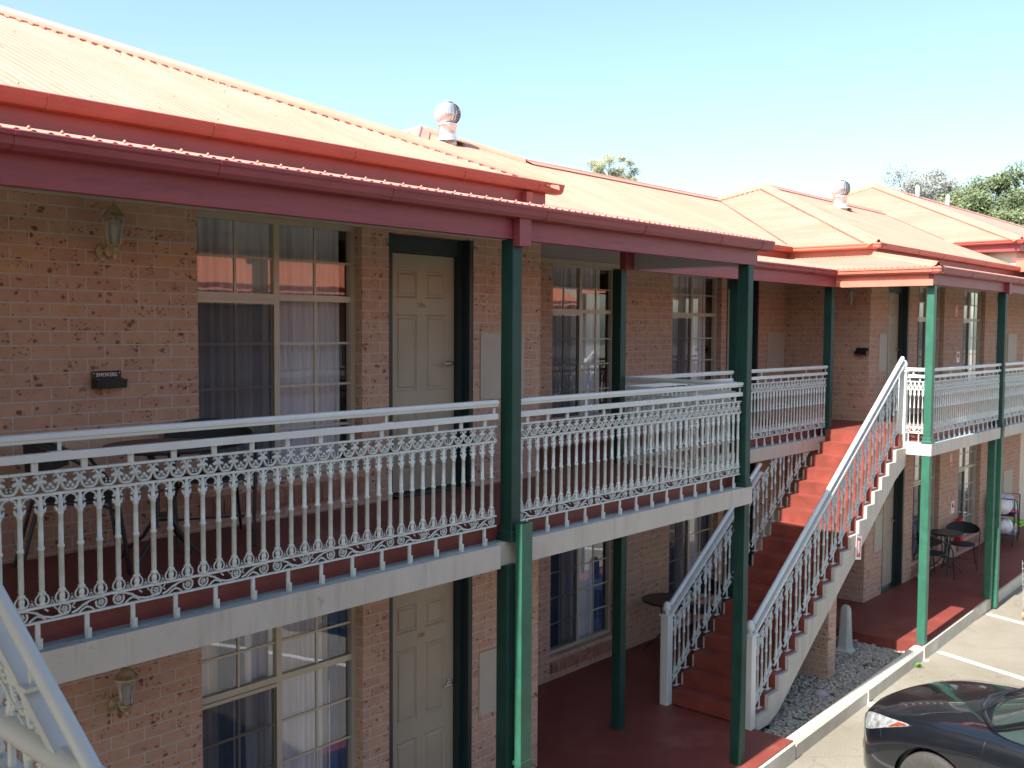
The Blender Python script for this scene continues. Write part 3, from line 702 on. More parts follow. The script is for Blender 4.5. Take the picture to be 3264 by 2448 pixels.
# ---------------------------------------------------------------- the farther, higher wing
DZ = 1.94
rd = MB()
corr(rd, 'y', 6.03, 16.5, lambda u: 23.1 if u < 7.48 else (u+15.62 if u < 10.04 else max(23.1, 25.66-(u-10.04))), lambda u: 23.1+(u-6.03) if u < 11.28 else 28.35-(u-11.28), lambda u, v: DZ+T*(v-23.1))
corr(rd, 'x', 23.1, 50, lambda u: 6.03, lambda u: min(11.28, 6.03+u-23.1), lambda u, v: DZ+T*(v-6.03), per=6)
zrD = DZ+T*5.25
corr(rd, 'x', 23.1, 50, lambda u: max(11.28, 11.28+28.35-u), lambda u: 16.5, lambda u, v: zrD-T*(v-11.28), per=3)
rdo = wpart(rd, 'roof', M['roof'], far)
cd = MB(); hipcap(cd, (23.12, 6.05, DZ+.012), (28.35, 11.28, zrD+.01), .16); hipcap(cd, (23.12, 16.5, DZ+.01), (28.35, 11.28, zrD+.01), .16); cap(cd, (28.35, 11.28, zrD), (50, 11.28, zrD), .15)
wpart(cd, 'ridge_cap', M['ridge'], rdo)
ends = MB(); gap_shade_along((23.16, 6.09, DZ+.02), (28.35, 11.28, zrD), (-.12, .12, -.03)); gap_shade_along((24.9, 14.7, DZ+T*1.8), (28.35, 11.28, zrD), (-.1, -.1, -.03)); wpart(ends, 'gap_shade_dashes', bpy.data.materials['gap_shade_red'], rdo)
gv = MB(); gut_y(gv, 6.0, 7.42, 23.07, DZ+.02); gut_x(gv, 23.07, 50, 6.0, DZ+.02, [24.4]); wpart(gv, 'gutter', M['gutter'], far)
fb = MB(); fb.box(23.185, 23.21, 6.118, 7.35, DZ-.22, DZ-.005); fb.box(23.185, 50, 6.09, 6.117, DZ-.22, DZ-.005); wpart(fb, 'fascia_board', M['beam'], far)
b = MB(); b.add([(23.4,8.2,1.0),(23.4,YA,1.0),(23.4,YA,DZ-.1),(23.4,8.2,DZ-.1)], [(0,1,2,3)]); b.add([(23.4,YA,.9),(50,YA,.9),(50,YA,DZ-.1),(23.4,YA,DZ-.1)], [(0,1,2,3)])
b.add([(24.2,YA,FZ-.2),(50,YA,FZ-.2),(50,YA,.9),(24.2,YA,.9)], [(0,1,2,3)])
wpart(b, 'wall', simple('cream_sidewall', (.70, .62, .50), .8, .06, 3), far)
wpart(MB().box(22.9, 23.099, 4.7, 6.1, 1.26, 1.50), 'verandah_beam', M['litboard'], far); wpart(MB().box(23.1, 40, 4.7, 4.78, 1.26, 1.50), 'verandah_beam', M['beam'], far)
b = MB(); b.box(23.0, 40, 4.78, 6.2, 1.46, 1.55); wpart(b, 'verandah_roof', M['gutter'], far)

# ---------------------------------------------------------------- posts
def make_post(label, x, y, z0, z1, w=.10, d=.115, base=True, mat='green'):
    t = thing('verandah_post', label, 'post', (x, y, z0), 0, 'green square verandah posts')
    MB().cbox(-w/2, w/2, -d/2, d/2, .0, z1-z0, .004).build('shaft', M[mat], t)
    if base:
        MB().cbox(-w/2-.02, w/2+.02, -d/2-.02, d/2+.02, 0, .035, .008).cbox(-w/2-.01, w/2+.01, -d/2-.01, d/2+.01, .035, .075, .006).build('base_plate', M[mat], t)
    return t
make_post('dark green upper post between the two nearest lace balustrade bays', 5.415, 4.785, LZ, BZ)
make_post('dark green lower post behind the near downpipe, beside door 106', 5.385, 4.785, FZ, -1.70, .11, .11, False)
make_post('green upper corner post where the near balcony ends above the stairs', 8.855, 4.785, LZ, BZ)
make_post('green lower corner post in front of the foot of the stairs', 8.86, 4.785, FZ, -1.70, base=False)
make_post('dark upper inner post beside the first window of the recessed bay', 8.79, 6.235, LZ, BZ)
make_post('dark lower inner post standing on the red floor left of the bistro table', 8.79, 6.19, FZ, -1.70, base=False)
make_post('dark upper inner post half hidden behind the green corner post', 11.29, 6.235, LZ, BZ)
make_post('dark lower inner post behind the stair balustrade', 11.3, 6.26, FZ, -1.70, base=False)
make_post('dark green slim upper post at the head of the stairs beside the brick return', 14.05, 6.235, LZ+.03, BZ)
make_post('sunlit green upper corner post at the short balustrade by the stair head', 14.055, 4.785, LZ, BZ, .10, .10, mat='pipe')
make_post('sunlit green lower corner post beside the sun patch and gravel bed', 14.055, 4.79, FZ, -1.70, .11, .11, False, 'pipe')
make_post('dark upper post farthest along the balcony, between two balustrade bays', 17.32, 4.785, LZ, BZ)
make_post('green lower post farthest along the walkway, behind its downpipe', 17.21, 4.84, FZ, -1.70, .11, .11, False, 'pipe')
def downpipe(label, x, y, z0, z1, w=.10, d=.055):
    t = thing('downpipe', label, 'downpipe', (x, y, z0), 0, 'rectangular green downpipes')
    b = MB(); H = z1-z0; k = .003
    b.box(-w/2, w/2, -d/2, -d/2+k, 0, H); b.box(-w/2, w/2, d/2-k, d/2, 0, H); b.box(-w/2, -w/2+k, -d/2+k, d/2-k, 0, H); b.box(w/2-k, w/2, -d/2+k, d/2-k, 0, H)
    b.build('pipe', M['pipe'], t)
    c = MB()
    for z in (.45, 1.35): c.box(-w/2-.004, w/2+.004, -d/2-.004, d/2+.02, z, z+.03)
    c.build('strap', M['pipe'], t); return t
downpipe('open topped green downpipe rising past the near fascia between balustrades', 5.437, 4.67, GZ, -1.395, .115, .06)
downpipe('green downpipe with straps standing on the car park at the far post', 17.39, 4.775, GZ+.02, -1.42, .10, .07)

# ---------------------------------------------------------------- cast iron lace
P = .0955
def arc(cx, cz, r, a0, a1, n=8, rz=None): 
    rz = rz or r
    return [(cx+r*math.cos(R(a0+(a1-a0)*i/n)), 0, cz+rz*math.sin(R(a0+(a1-a0)*i/n))) for i in range(n+1)]
def lace_panel(n=5, shear=0, feet=True, stair=False):
    b = MB(); W = n*P
    bars = [(0, .011), (.071, .083), (.587, .600), (.693, .706)]
    for a, c in bars: b.box(.0012, W-.0012, -.009, .009, a, c)
    for i in range(n):
        c = (i+.5)*P
        b.lathe([(.006,.083),(.017,.084),(.017,.092),(.011,.098),(.015,.106),(.015,.122),(.010,.128),(.018,.138),(.020,.146),(.011,.152),(.0138,.160),(.0134,.338),(.0175,.341),(.0175,.352),(.0130,.355),(.0122,.488),(.015,.491),(.015,.502),(.012,.505),(.019,.522),(.013,.525),(.0105,.560),(.010,.590)], (c, 0, 0), 7)
        for s in (-1, 1):
            b.tube([(c+s*.013,0,.086),(c+s*.026,0,.090),(c+s*.032,0,.104),(c+s*.029,0,.120),(c+s*.020,0,.132),(c+s*.012,0,.138)], [.006,.006,.0055,.005,.0045,.004], 4)
            b.tube([(c+s*.009,0,.505),(c+s*.018,0,.516),(c+s*.026,0,.533)], [.008,.010,.005], 4)
            b.blob((c+s*.020, 0, .548), .0105); b.blob((c+s*.019, 0, .562), .006)
            b.tube([(c+s*.010,0,.545),(c+s*.013,0,.562),(c+s*.024,0,.578),(c+s*P/2,0,.589)], .0062, 4)
            # trefoil frieze
            b.tube([(c,0,.652),(c+s*.007,0,.640),(c+s*.014,0,.622),(c+s*.028,0,.608),(c+s*P/2,0,.606)], [.009,.0085,.0082,.0080,.0078], 4)
            b.tube([(c,0,.650),(c+s*.014,0,.656),(c+s*.026,0,.650),(c+s*.029,0,.645)], [.009,.012,.0095,.006], 4)
            b.tube([(c,0,.655),(c+s*.006,0,.672),(c+s*.014,0,.686),(c+s*.024,0,.683)], [.009,.0085,.0085,.0095], 4)
            b.blob((c+s*.027, 0, .679), .0075)
        b.blob((c, 0, .690), .006)
        m = (i+1)*P
        for mm in ((m,) if i < n-1 else ()) :
            for (dx, z, r) in ((0,.639,.0135),(-.0125,.625,.0125),(.0125,.625,.0125),(0,.612,.008),(0,.098,.008),(-.007,.089,.006),(.007,.089,.006),(0,.112,.004)): b.blob((mm+dx,0,z), r)
    for mm in (.010, W-.010):
        b.blob((mm, 0, .624), .008); b.blob((mm*1.0, 0, .637), .006)
    # rinceau
    if n >= 5:
        k = W/.4775
        for cx, cz, s in ((.046, .042, 1), (.250, .046, -1), (.432, .042, -1)):
            cx *= k
            b.tube(arc(cx, cz, .027, 95, 95+s*300, 12, .0265), [.0064]*11+[.006, .005], 4)
            b.lathe([(.013,-.006),(.016,0),(.013,.006)], (0,0,0), 8) if False else None
            for a in range(6): b.blob((cx+.0105*math.cos(a*1.047), 0, cz+.0105*math.sin(a*1.047)), .0088)
            b.blob((cx, -.006, cz), .007)
        b.tube([(.046*k,0,.069),(.075*k,0,.066),(.11*k,0,.052),(.15*k,0,.026),(.19*k,0,.016),(.23*k,0,.018),(.262*k,0,.030)], .0064, 4)
        b.tube([(.285*k,0,.018),(.31*k,0,.026),(.34*k,0,.046),(.38*k,0,.062),(.432*k,0,.068)], .0064, 4)
        b.tube([(.20*k,0,.066),(.215*k,0,.048),(.232*k,0,.066)], .0052, 4)
        for q in (.119*k, .358*k):
            b.tube([(q-.040,0,.010),(q-.02,0,.026),(q,0,.034),(q+.022,0,.026),(q+.038,0,.012)], .0056, 4)
            b.blob((q,0,.048),.009,.8,.8,1.3); b.blob((q-.011,0,.030),.008); b.blob((q+.011,0,.030),.008)
        b.tube([(.30*k,0,.066),(.285*k,0,.050),(.30*k,0,.040)], .005, 4)
        b.tube([(.17*k,0,.05),(.155*k,0,.064)], .0052, 4)
    else:
        for cx, s in ((.045, 1), (W-.045, -1)):
            b.tube(arc(cx, .041, .026, 90, 90+s*300, 10), .0064, 4)
            for a in range(5): b.blob((cx+.009*math.cos(a*1.257), 0, .041+.009*math.sin(a*1.257)), .007)
        b.tube([(.02,0,.012),(W*.5,0,.06),(W-.02,0,.012)], .0064, 4)
    if feet:
        for q in (W*.25, W*.75):
            b.box(q-.0105, q+.0105, -.006, .006, -.124, 0.0); b.box(q-.004, q+.018, -.014, -.006, -.122, -.072); b.blob((q+.007,-.016,-.09), .004)
            b.box(q-.015, q+.015, -.006, .006, .706, .772); b.blob((q-.002,-.008,.745), .004)
    b.v = [(x, y, z+.018*max(0, min(1, (z-.2)/.28))) for x, y, z in b.v]
    if shear:
        b.v = [(x, y, z+shear*(x-W/2)) for x, y, z in b.v]
    if stair:
        b.box(W/2-.07, W/2-.05, -.006, .006, .69, .735); b.box(W/2+.05, W/2+.07, -.006, .006, .69, .735)
        q = W/2; b.box(q-.012, q+.012, -.006, .006, -.118, .0); b.box(q-.05, q+.05, -.022, .022, -.122, -.117)
    return b
pan = lace_panel().build('lace_panel', M['lace']); pan_me = pan.data; bpy.data.objects.remove(pan)
pan = lace_panel(2, .672, False, True).build('lace_panel', M['lace']); span_me = pan.data; bpy.data.objects.remove(pan)
def rail_profile(b, L, z0, bracket=(1, 1)):
    """round-topped handrail 56 mm wide along local x, top at z0"""
    prof = [(-.018,-.046),(.018,-.046),(.021,-.031),(.028,-.027),(.028,-.013),(.021,-.004),(.010,0),(-.010,0),(-.021,-.004),(-.028,-.013),(-.028,-.027),(-.021,-.031)]
    b.rings([[(0, p[0], z0+p[1]) for p in prof], [(L, p[0], z0+p[1]) for p in prof]], False, True)
    for i, x in enumerate((.012, L-.035)):
        if bracket[i]: b.box(x, x+.022, -.004, .004, z0-.10, z0-.056); b.box(x-.002, x+.026, -.006, .0, z0-.115, z0-.10)
def bay(label, x0, x1, y0, y1, z=LZ, br=(1, 1), mids=1):
    L = math.hypot(x1-x0, y1-y0); a = math.atan2(y1-y0, x1-x0)
    t = thing('balustrade', label, 'balustrade', (x0, y0, z), a, 'white iron lace balustrades')
    b = MB(); rail_profile(b, L, 1.028, br)
    b.build('handrail', M['rail'], t)
    b = MB(); b.cbox(0, L, -.024, .024, .892, .932, .004)
    b.build('lower_rail', M['rail'], t)
    for i in range(mids):
        x = L*(i+.5)/mids if mids > 1 else L*.42
        MB().box(x-.009, x+.009, -.003, .003, .9325, .983).box(x-.05, x+.05, -.020, .020, .9325, .936).build('rail_support', M['rail'], t)
    n = max(1, round(L/.4775)); w = L/n
    for i in range(n):
        o = bpy.data.objects.new('lace_panel', pan_me); col.objects.link(o); o.parent = t; o.location = (i*w, 0, .122); o.scale = (w/.4775, 1, 1)
    return t
bay('nearest white lace balustrade bay, running out of the photo past the dark wall chairs', 5.255-13*.4775, 5.255, 4.782, 4.782, mids=3)
bay('white lace balustrade bay between the downpipe post and the stair corner post', 5.475, 8.795, 4.782, 4.782, mids=2)
bay('short white balustrade end bay closing the near balcony beside the stairs', 8.855, 8.855, 4.85, 6.17, br=(0, 1))
bay('inner balustrade bay in front of the recessed bay windows', 8.85, 11.23, 6.235, 6.235)
bay('inner balustrade bay between the corner post and the slim post at the stair head', 11.35, 13.99, 6.235, 6.235, mids=2)
bay('short sunlit balustrade between the stair head newel and the corner post', 14.055, 14.055, 5.12, 4.84, br=(0, 0))
bay('far balustrade bay right of the sunlit corner post', 14.115, 17.26, 4.782, 4.782, mids=2)
bay('farthest balustrade bay, leaving the photo at its right edge', 17.38, 20.7, 4.782, 4.782)

# ---------------------------------------------------------------- staircase
ST = thing('staircase', 'straight red painted staircase with cream stringers and white iron lace handrails', 'staircase', (9.7, 5.6, FZ))
NR = 18; X0 = 9.79; X1 = 13.86; RUN = (X1-X0)/(NR-1); RISE = (UZ-FZ)/NR; YO, YI = 5.10, 6.14
M['step'] = simple('lit_step_paint', (.195, .042, .029), .5, .25, 4, bmp=.2)  # floor red brightened to put the sun on the flight into its colour
b = MB(); poly = []
for i in range(NR-1):
    poly += [(X0+i*RUN, FZ+i*RISE), (X0+i*RUN, FZ+(i+1)*RISE)]
# treads as separate boxes with nosing
for i in range(NR):
    xa = X0+i*RUN; z = FZ+(i+1)*RISE; xe = xa+RUN if i < NR-1 else 14.02
    if i == NR-1: b.box(xa, 13.995, YO, 6.168, z-RISE-.03, z+.0015); continue
    b.box(xa, xa+RUN+.02, YO, YI, z-RISE-(.02 if i else 0), z-.0012*(i % 2))
wpart(b, 'steps', M['step'], ST)
for (ya, yb) in ((YO-.045, YO-.002), (YI+.002, YI+.03)):
    b = MB(); top = []
    for i in range(NR-1):
        top += [(X0+i*RUN+.03, FZ+i*RISE-.012), (X0+i*RUN+.03, FZ+(i+1)*RISE-.012)]
    top += [(X1+.03, UZ-RISE-.012), (X1+.03, UZ-.14)]
    # build as column slices so that the saw-tooth stays a clean mesh
    sl_ = RISE/RUN
    for i in range(NR-1):
        xa = X0+i*RUN+.012; xb_ = xa+RUN; zt = FZ+(i+1)*RISE-.030
        lo = lambda x: max(FZ-.03, FZ+(x-X0-.42)*sl_-.0)
        pts = [(xa, lo(xa)), (xb_, lo(xb_)), (xb_, zt), (xa, zt)]
        if i == NR-2: pts = [(xa, lo(xa)), (13.99, lo(xb_)), (13.99, zt), (xa, zt)]
        if lo(xb_) > lo(xa) and lo(xa) <= FZ-.03: 
            pass
        b.prism(pts, ya, yb, 'y')
    wpart(b, 'stringer', M['cream'], ST)
b = MB()
lo = lambda x: FZ+(x-X0-.42)*RISE/RUN+.03
b.prism([(X0+.45, lo(X0+.45)), (13.95, lo(13.95)), (13.95, lo(13.95)+.10), (X0+.45, lo(X0+.45)+.10)], YO, YI, 'y'); wpart(b, 'stair_soffit', M['cream'], ST)
SL = RISE/RUN
def stair_rail(y, xa, xb_, z_n):
    # z_n(x): nosing line
    L = math.hypot(xb_-xa, (xb_-xa)*SL); d = Vector((1, 0, SL)).normalized(); up = Vector((-d.z, 0, d.x))
    def sweep(prof, off):
        b = MB(); p0 = Vector((xa, y, z_n(xa)+off)); p1 = Vector((xb_, y, z_n(xb_)+off))
        b.rings([[tuple(p+Vector((0, a, 0))+up*c) for a, c in prof] for p in (p0, p1)], True, True); return b
    circ = [(.029*math.cos(k*math.pi/6), .029*math.sin(k*math.pi/6)) for k in range(12)]
    wpart(sweep(circ, .975), 'handrail', M['rail'], ST)
    b = sweep([(-.034,-.016),(.034,-.016),(.034,.016),(-.034,.016)], .870)
    b.sm = [False]*len(b.f)
    wpart(b, 'lower_rail', M['rail'], ST)
    n = 3
    b = MB()
    for i in range(n):
        x = xa+(xb_-xa)*(i+.35)/n; b.box(x-.006, x+.006, y-.003, y+.003, z_n(x)+.88, z_n(x)+.95)
    wpart(b, 'rail_support', M['rail'], ST)
zn = lambda x: FZ+RISE+(x-X0)*SL
stair_rail(YO+.03, 9.80, 13.98, zn); stair_rail(YI+.05, 9.80, 11.93, zn)
for y in (YO+.03, YI+.05):
    for i in range(NR-1 if y < 5.5 else NR-3):
        x = X0+i*RUN+.055 if i else X0+.10
        o = bpy.data.objects.new('lace_panel', span_me); col.objects.link(o); o.parent = ST
        o.location = Vector((x+.0, y, FZ+(i+1)*RISE+.122+ZO)) - Vector(ST.location); 
        o.location.x -= 0.02
        if y > 5.5:
            zc = -1.705-(FZ+(i+1)*RISE+.122)
            if zc < .80:
                o.data = span_me.copy()
                for vtx in o.data.vertices: vtx.co.z = min(vtx.co.z, zc)
def newel(x, y, z0, h, s=.052):
    b = MB(); b.cbox(x-s, x+s, y-s, y+s, z0, z0+h, .005); b.cbox(x-s-.014, x+s+.014, y-s-.014, y+s+.014, z0+h, z0+h+.022, .004)
    n = wpart(b, 'newel_post', M['white'], ST)
    c = MB(); c.lathe([(.022,0),(.026,.006),(.020,.022),(.034,.036),(.044,.055),(.048,.078),(.044,.105),(.032,.130),(.014,.146),(.004,.149)], (x, y, z0+h+.022), 16)
    wpart(c, 'finial', M['white'], n)
newel(9.74, YO+.03, FZ, 1.02); newel(9.74, YI+.05, FZ, 1.03); newel(14.04, YO+.03, UZ-.10, .96)

pier = MB().box(12.11, 12.345, 5.29, 6.03, GZ-.05, -3.02)
wpart(pier, 'support_pier', M['brick'], ST)

# ---------------------------------------------------------------- gravel, obelisk
def stones():
    rnd = random.Random(11); b = MB()
    ico = [(0,0,1),(.894,0,.447),(.276,.851,.447),(-.724,.526,.447),(-.724,-.526,.447),(.276,-.851,.447),(.724,.526,-.447),(-.276,.851,-.447),(-.894,0,-.447),(-.276,-.851,-.447),(.724,-.526,-.447),(0,0,-1)]
    fc = [(0,1,2),(0,2,3),(0,3,4),(0,4,5),(0,5,1),(1,6,2),(2,7,3),(3,8,4),(4,9,5),(5,10,1),(6,7,2),(7,8,3),(8,9,4),(9,10,5),(10,6,1),(11,7,6),(11,8,7),(11,9,8),(11,10,9),(11,6,10)]
    for i in range(8200):
        x = rnd.uniform(9.80, 13.90); ymin = kerbY(x)+.15
        y = ymin+(6.18-ymin)*rnd.random()**1.15
        if x < 10.2 and y > 5.1: continue
        r = rnd.uniform(.014, .030)*(1.35 if rnd.random() < .12 else 1); a = rnd.uniform(0, 6.28); ca, sa = math.cos(a), math.sin(a)
        sx, sy, sz = rnd.uniform(.9, 1.4), rnd.uniform(.7, 1), rnd.uniform(.45, .75); t = rnd.uniform(-.4, .4)
        z = GZ+.065+.03*noise.noise((x*2, y*2, 0))+rnd.uniform(-.012, .02)
        vs = []
        for p in ico:
            k = r*(1+rnd.uniform(-.14, .14)); px, py, pz = p[0]*k*sx, p[1]*k*sy, p[2]*k*sz+p[0]*k*t
            vs.append((x+px*ca-py*sa, y+px*sa+py*ca, z+pz))
        b.add(vs, fc, True)
    return b
g = stones().build('gravel', M['stone'], world=True); g['kind'] = 'stuff'; g['label'] = 'grey river stones filling the bed under the stairs'; g['category'] = 'gravel'
st = MB().lathe([(.03,-.02),(.085,.0),(.095,.03),(.07,.06),(.02,.07)], (11.504, 5.10, GZ+.08), 9)
tag(st.build('stone', simple('mauve_stone', (.30, .26, .30), .8, .2, 20), world=True), 'large mauve stone lying on the grey gravel', 'stone')
ob = MB()
def sq(r, z, ch=.3): 
    c = r*ch; return [(-r+c,-r,z),(r-c,-r,z),(r,-r+c,z),(r,r-c,z),(r-c,r,z),(-r+c,r,z),(-r,r-c,z),(-r,-r+c,z)]
ob.rings([sq(.125,0), sq(.125,.025), sq(.095,.06), sq(.085,.09), sq(.060,.60), sq(.040,.645), sq(.012,.66)], False, True)
t = thing('bollard', 'tapered cream concrete bollard standing in the gravel bed', 'bollard', (13.38, 5.60, GZ+.07), 0.0)
ob.build('shaft', M['concrete'], t)
wd = MB(); rnd = random.Random(5)
for i in range(70):
    a = rnd.uniform(0, 6.28); l = rnd.uniform(.03, .07); h = rnd.uniform(.01, .06); w = .008
    x, y = 13.62+rnd.uniform(-.03, .03), 4.68+rnd.uniform(-.03, .02)
    wd.add([(x,y,GZ),(x+math.cos(a)*l+w,y+math.sin(a)*l,GZ+h),(x+math.cos(a)*l-w,y+math.sin(a)*l+w,GZ+h*.9)], [(0,1,2)])
tag(wd.build('weed', simple('weed_green', (.12, .25, .04), .6, .2), world=True), 'small green weed growing at the foot of the kerb', 'weed')

# ---------------------------------------------------------------- wall lanterns, ashtrays, signs
def lantern(label, x, y, z, rot=0):
    t = thing('wall_lantern', label, 'wall lamp', (x, y, z), rot, 'brass wall lanterns')
    b = MB(); b.prism([(.050*math.cos(a*math.pi/8), .055*math.sin(a*math.pi/8)) for a in range(16)], -.018, 0, 'y')
    b.lathe([(.02,0),(.028,.01),(.02,.02)], (0,0,0), 4)
    b.tube([(0,-.01,0),(0,-.05,-.035),(0,-.10,-.045),(0,-.15,-.02),(0,-.16,.02)], [.010,.010,.009,.009,.010], 8)
    b.tube([(0,-.02,.01),(0,-.05,.045),(0,-.08,.03)], .006, 6)
    b.build('bracket', M['brass'], t)
    c = (0, -.16, 0)
    f = MB(); n = 6
    def ring(r, z): return [(r*math.cos(k*math.pi/3), -.16+r*math.sin(k*math.pi/3), z) for k in range(6)]
    f.rings([ring(.006,-.055), ring(.014,-.03), ring(.012,-.01), ring(.03,.018), ring(.044,.03), ring(.044,.036)], False, True)
    for k in range(6):
        a, c2 = ring(.042, .034)[k], ring(.068, .205)[k]; f.tube([a, c2], .0035, 4)
    f.rings([ring(.068,.203), ring(.082,.207), ring(.080,.214), ring(.058,.235), ring(.040,.262), ring(.016,.285), ring(.010,.30), ring(.006,.31), ring(.003,.345)], False, True)
    f.build('lantern_frame', M['brass'], t)
    g = MB(); g.rings([ring(.041,.037), ring(.066,.202)], False); g.build('lantern_glass', M['lampglass'], t)
    g = MB(); g.lathe([(.013,0),(.013,.05),(.02,.08),(.024,.11),(.018,.135),(.004,.145)], (0,-.16,.036), 10); g.build('bulb', M['white'], t)
lantern('aged brass lantern on the upper brick wall left of the large window', 3.095, YA, .475)
lantern('brass lantern on the ground floor wall under the cream fascia', 3.13, YA, -2.47)
lantern('small lantern on the shaded brick return, half hidden by the slim post', 15.52, 6.47, .45, -math.pi/2)
def ashbox(label, x, y, z, rot=0, text=True):
    t = thing('wall_ashtray', label, 'ashtray', (x, y, z), rot, 'black wall ashtrays')
    b = MB(); b.cbox(-.10, .10, -.012, 0, 0, .108, .003); b.build('back_plate', M['blackplastic'], t)
    b = MB(); b.prism([(-.012,0),(-.085,.0),(-.095,.055),(-.012,.062)], -.098, .098, 'x'); b.build('tray', M['blackplastic'], t)
    b = MB(); b.blob((-.085,-.014,.095),.006); b.blob((.085,-.014,.095),.006); b.build('screw', M['silver'], t)
    if text:
        tx = text_obj('SMOKERS', .033, M['silver'], 'lettering', t, (0,-.0135,.084), ext=.0008, bold=True)
    return t
ashbox('black wall ashtray lettered SMOKERS beside the large upper window', 3.105, YA, -.392)
ashbox('small black ashtray on the shaded brick return by the stair head', 15.53, 6.33, -.37, -math.pi/2, False)
def fire_sign(label, x, y, z, w, h, kind):
    t = thing('fire_sign', label, 'sign', (x, y, z))
    b = MB().box(-w/2, w/2, -.004, 0, 0, h); b.build('plate', M['redsign' if kind == 'tall' else 'whitesign'], t)
    if kind == 'tall':
        b = MB(); b.box(-w*.42, w*.42, -.006, -.0042, h*.03, h*.06); b.box(-w*.42, w*.42, -.006, -.0042, h*.94, h*.97); b.box(-w*.44, -w*.38, -.006, -.0042, h*.03, h*.97); b.box(w*.38, w*.44, -.006, -.0042, h*.03, h*.97)
        b.box(-w*.12, w*.12, -.006, -.0042, h*.30, h*.75); b.box(-w*.05, w*.10, -.006, -.0042, h*.76, h*.86); b.build('pictogram', M['whitesign'], t)
    else:
        b = MB(); b.prism([(w*.33*math.cos(a*math.pi/8), h*.68+w*.33*math.sin(a*math.pi/8)) for a in range(17)], -.006, -.0042, 'y'); b.box(-w*.33, w*.33, -.006, -.0042, h*.52, h*.67)
        b.box(-w*.2, w*.2, -.006, -.0042, h*.22, h*.30); b.box(-w*.3, w*.3, -.006, -.0042, h*.42, h*.46); b.build('pictogram', M['redsign'], t)
fire_sign('small red fire sign high on the upper wall between the far windows', 19.6, YA, .28, .16, .22, 'tall')
fire_sign('white and red notice low on the upper wall between the far windows', 19.77, YA, -.58, .15, .20, 'low')
fire_sign('small red fire sign high on the ground floor wall between the far windows', 19.53, YA, -2.52, .16, .24, 'tall')
fire_sign('white and red notice above the fire extinguisher', 19.72, YA, -3.44, .16, .22, 'low')
# taped notice on the stringer
t = thing('paper_notice', 'red and white paper notice taped to the stair stringer', 'notice', (12.40, YO-.052, -2.92))
MB().prism([(-.085,.03),(.09,0),(.10,.30),(-.07,.34)], -.004, 0, 'y').build('sheet', M['whitesign'], t)
MB().prism([(-.055,.055),(.065,.035),(.07,.275),(-.045,.305)], -.0065, -.0042, 'y').build('red_panel', M['redsign'], t)
b = MB(); b.box(-.02,.0,-.009,-.0068,.09,.26); b.box(0,.035,-.009,-.0068,.16,.18); b.box(.025,.04,-.009,-.0068,.10,.25); b.build('pictogram', M['whitesign'], t)
# extinguisher
t = thing('fire_extinguisher', 'red fire extinguisher with white band hung on the far brick wall', 'fire extinguisher', (19.86, YA-.10, -4.02))
MB().lathe([(.06,0),(.078,.01),(.08,.03),(.08,.40),(.065,.46),(.03,.49),(.02,.50)], (0,0,0), 16).build('cylinder', M['redgloss'], t)
MB().lathe([(.0815,.27),(.0815,.38)], (0,0,0), 16).build('label_band', M['whitesign'], t)
b = MB(); b.tube([(0,0,.49),(0,0,.54)], .018, 8); b.tube([(0,0,.53),(-.07,-.02,.56)], .008, 6); b.tube([(0,0,.515),(-.07,-.02,.52)], .007, 6); b.tube([(.01,0,.53),(.07,-.02,.50),(.095,-.03,.38),(.09,-.03,.15)], .011, 6)
b.build('valve', M['blackplastic'], t)

# ---------------------------------------------------------------- bistro sets
def make_chair(label, loc, rot):
    t = thing('bistro_chair', label, 'chair', loc, rot, 'black bistro chairs')
    b = MB()
    # hoop: front foot, arm, round the back, arm, front foot  (front is -y)
    pts = []
    for s in (-1,):
        pass
    left = [(-.235,-.27,0),(-.245,-.24,.25),(-.262,-.20,.50),(-.275,-.12,.62)]
    back = [(-.285+.0, -.02, .66)] + [(.285*math.sin(R(a)), -.0+.27*math.cos(R(a)), .69+.10*max(0, math.cos(R(a)))) for a in range(-75, 76, 15)] + [(.285, -.02, .66)]
    right = [(-x, y, z) for x, y, z in reversed(left)]
    b.tube(left+back+right, .0115, 7)
    b.tube([(-.19,.20,.43),(-.215,.26,.2),(-.24,.31,0)], .011, 6); b.tube([(.19,.20,.43),(.215,.26,.2),(.24,.31,0)], .011, 6)
    b.tube([(.21*math.cos(R(a)), -.02+.23*math.sin(R(a)), .43) for a in range(0, 361, 24)], .011, 6)
    b.tube([(-.25,-.22,.36),(-.19,-.10,.425)], .009, 5); b.tube([(.25,-.22,.36),(.19,-.10,.425)], .009, 5)
    b.tube([(-.238,-.25,.20),(.238,-.25,.20)], .007, 5)
    b.build('frame', M['black'], t)
    s = MB(); s.lathe([(.19,.418),(.212,.424),(.212,.440),(.19,.446),(.05,.436)], (0,-.02,0), 24, True, 1, 1.08); s.build('seat', M['weave'], t)
    w = MB(); r0 = []; r1 = []
    for a in range(-80, 81, 10):
        x, y = .279*math.sin(R(a)), .264*math.cos(R(a)); c = max(0, math.cos(R(a)))
        r1.append((x, y, .687+.10*c)); r0.append((x*.95, y*.95, .687-.10*c-.01))
    w.rings([r0, r1], True, False, False); w.build('backrest', M['weave'], t)
    return t
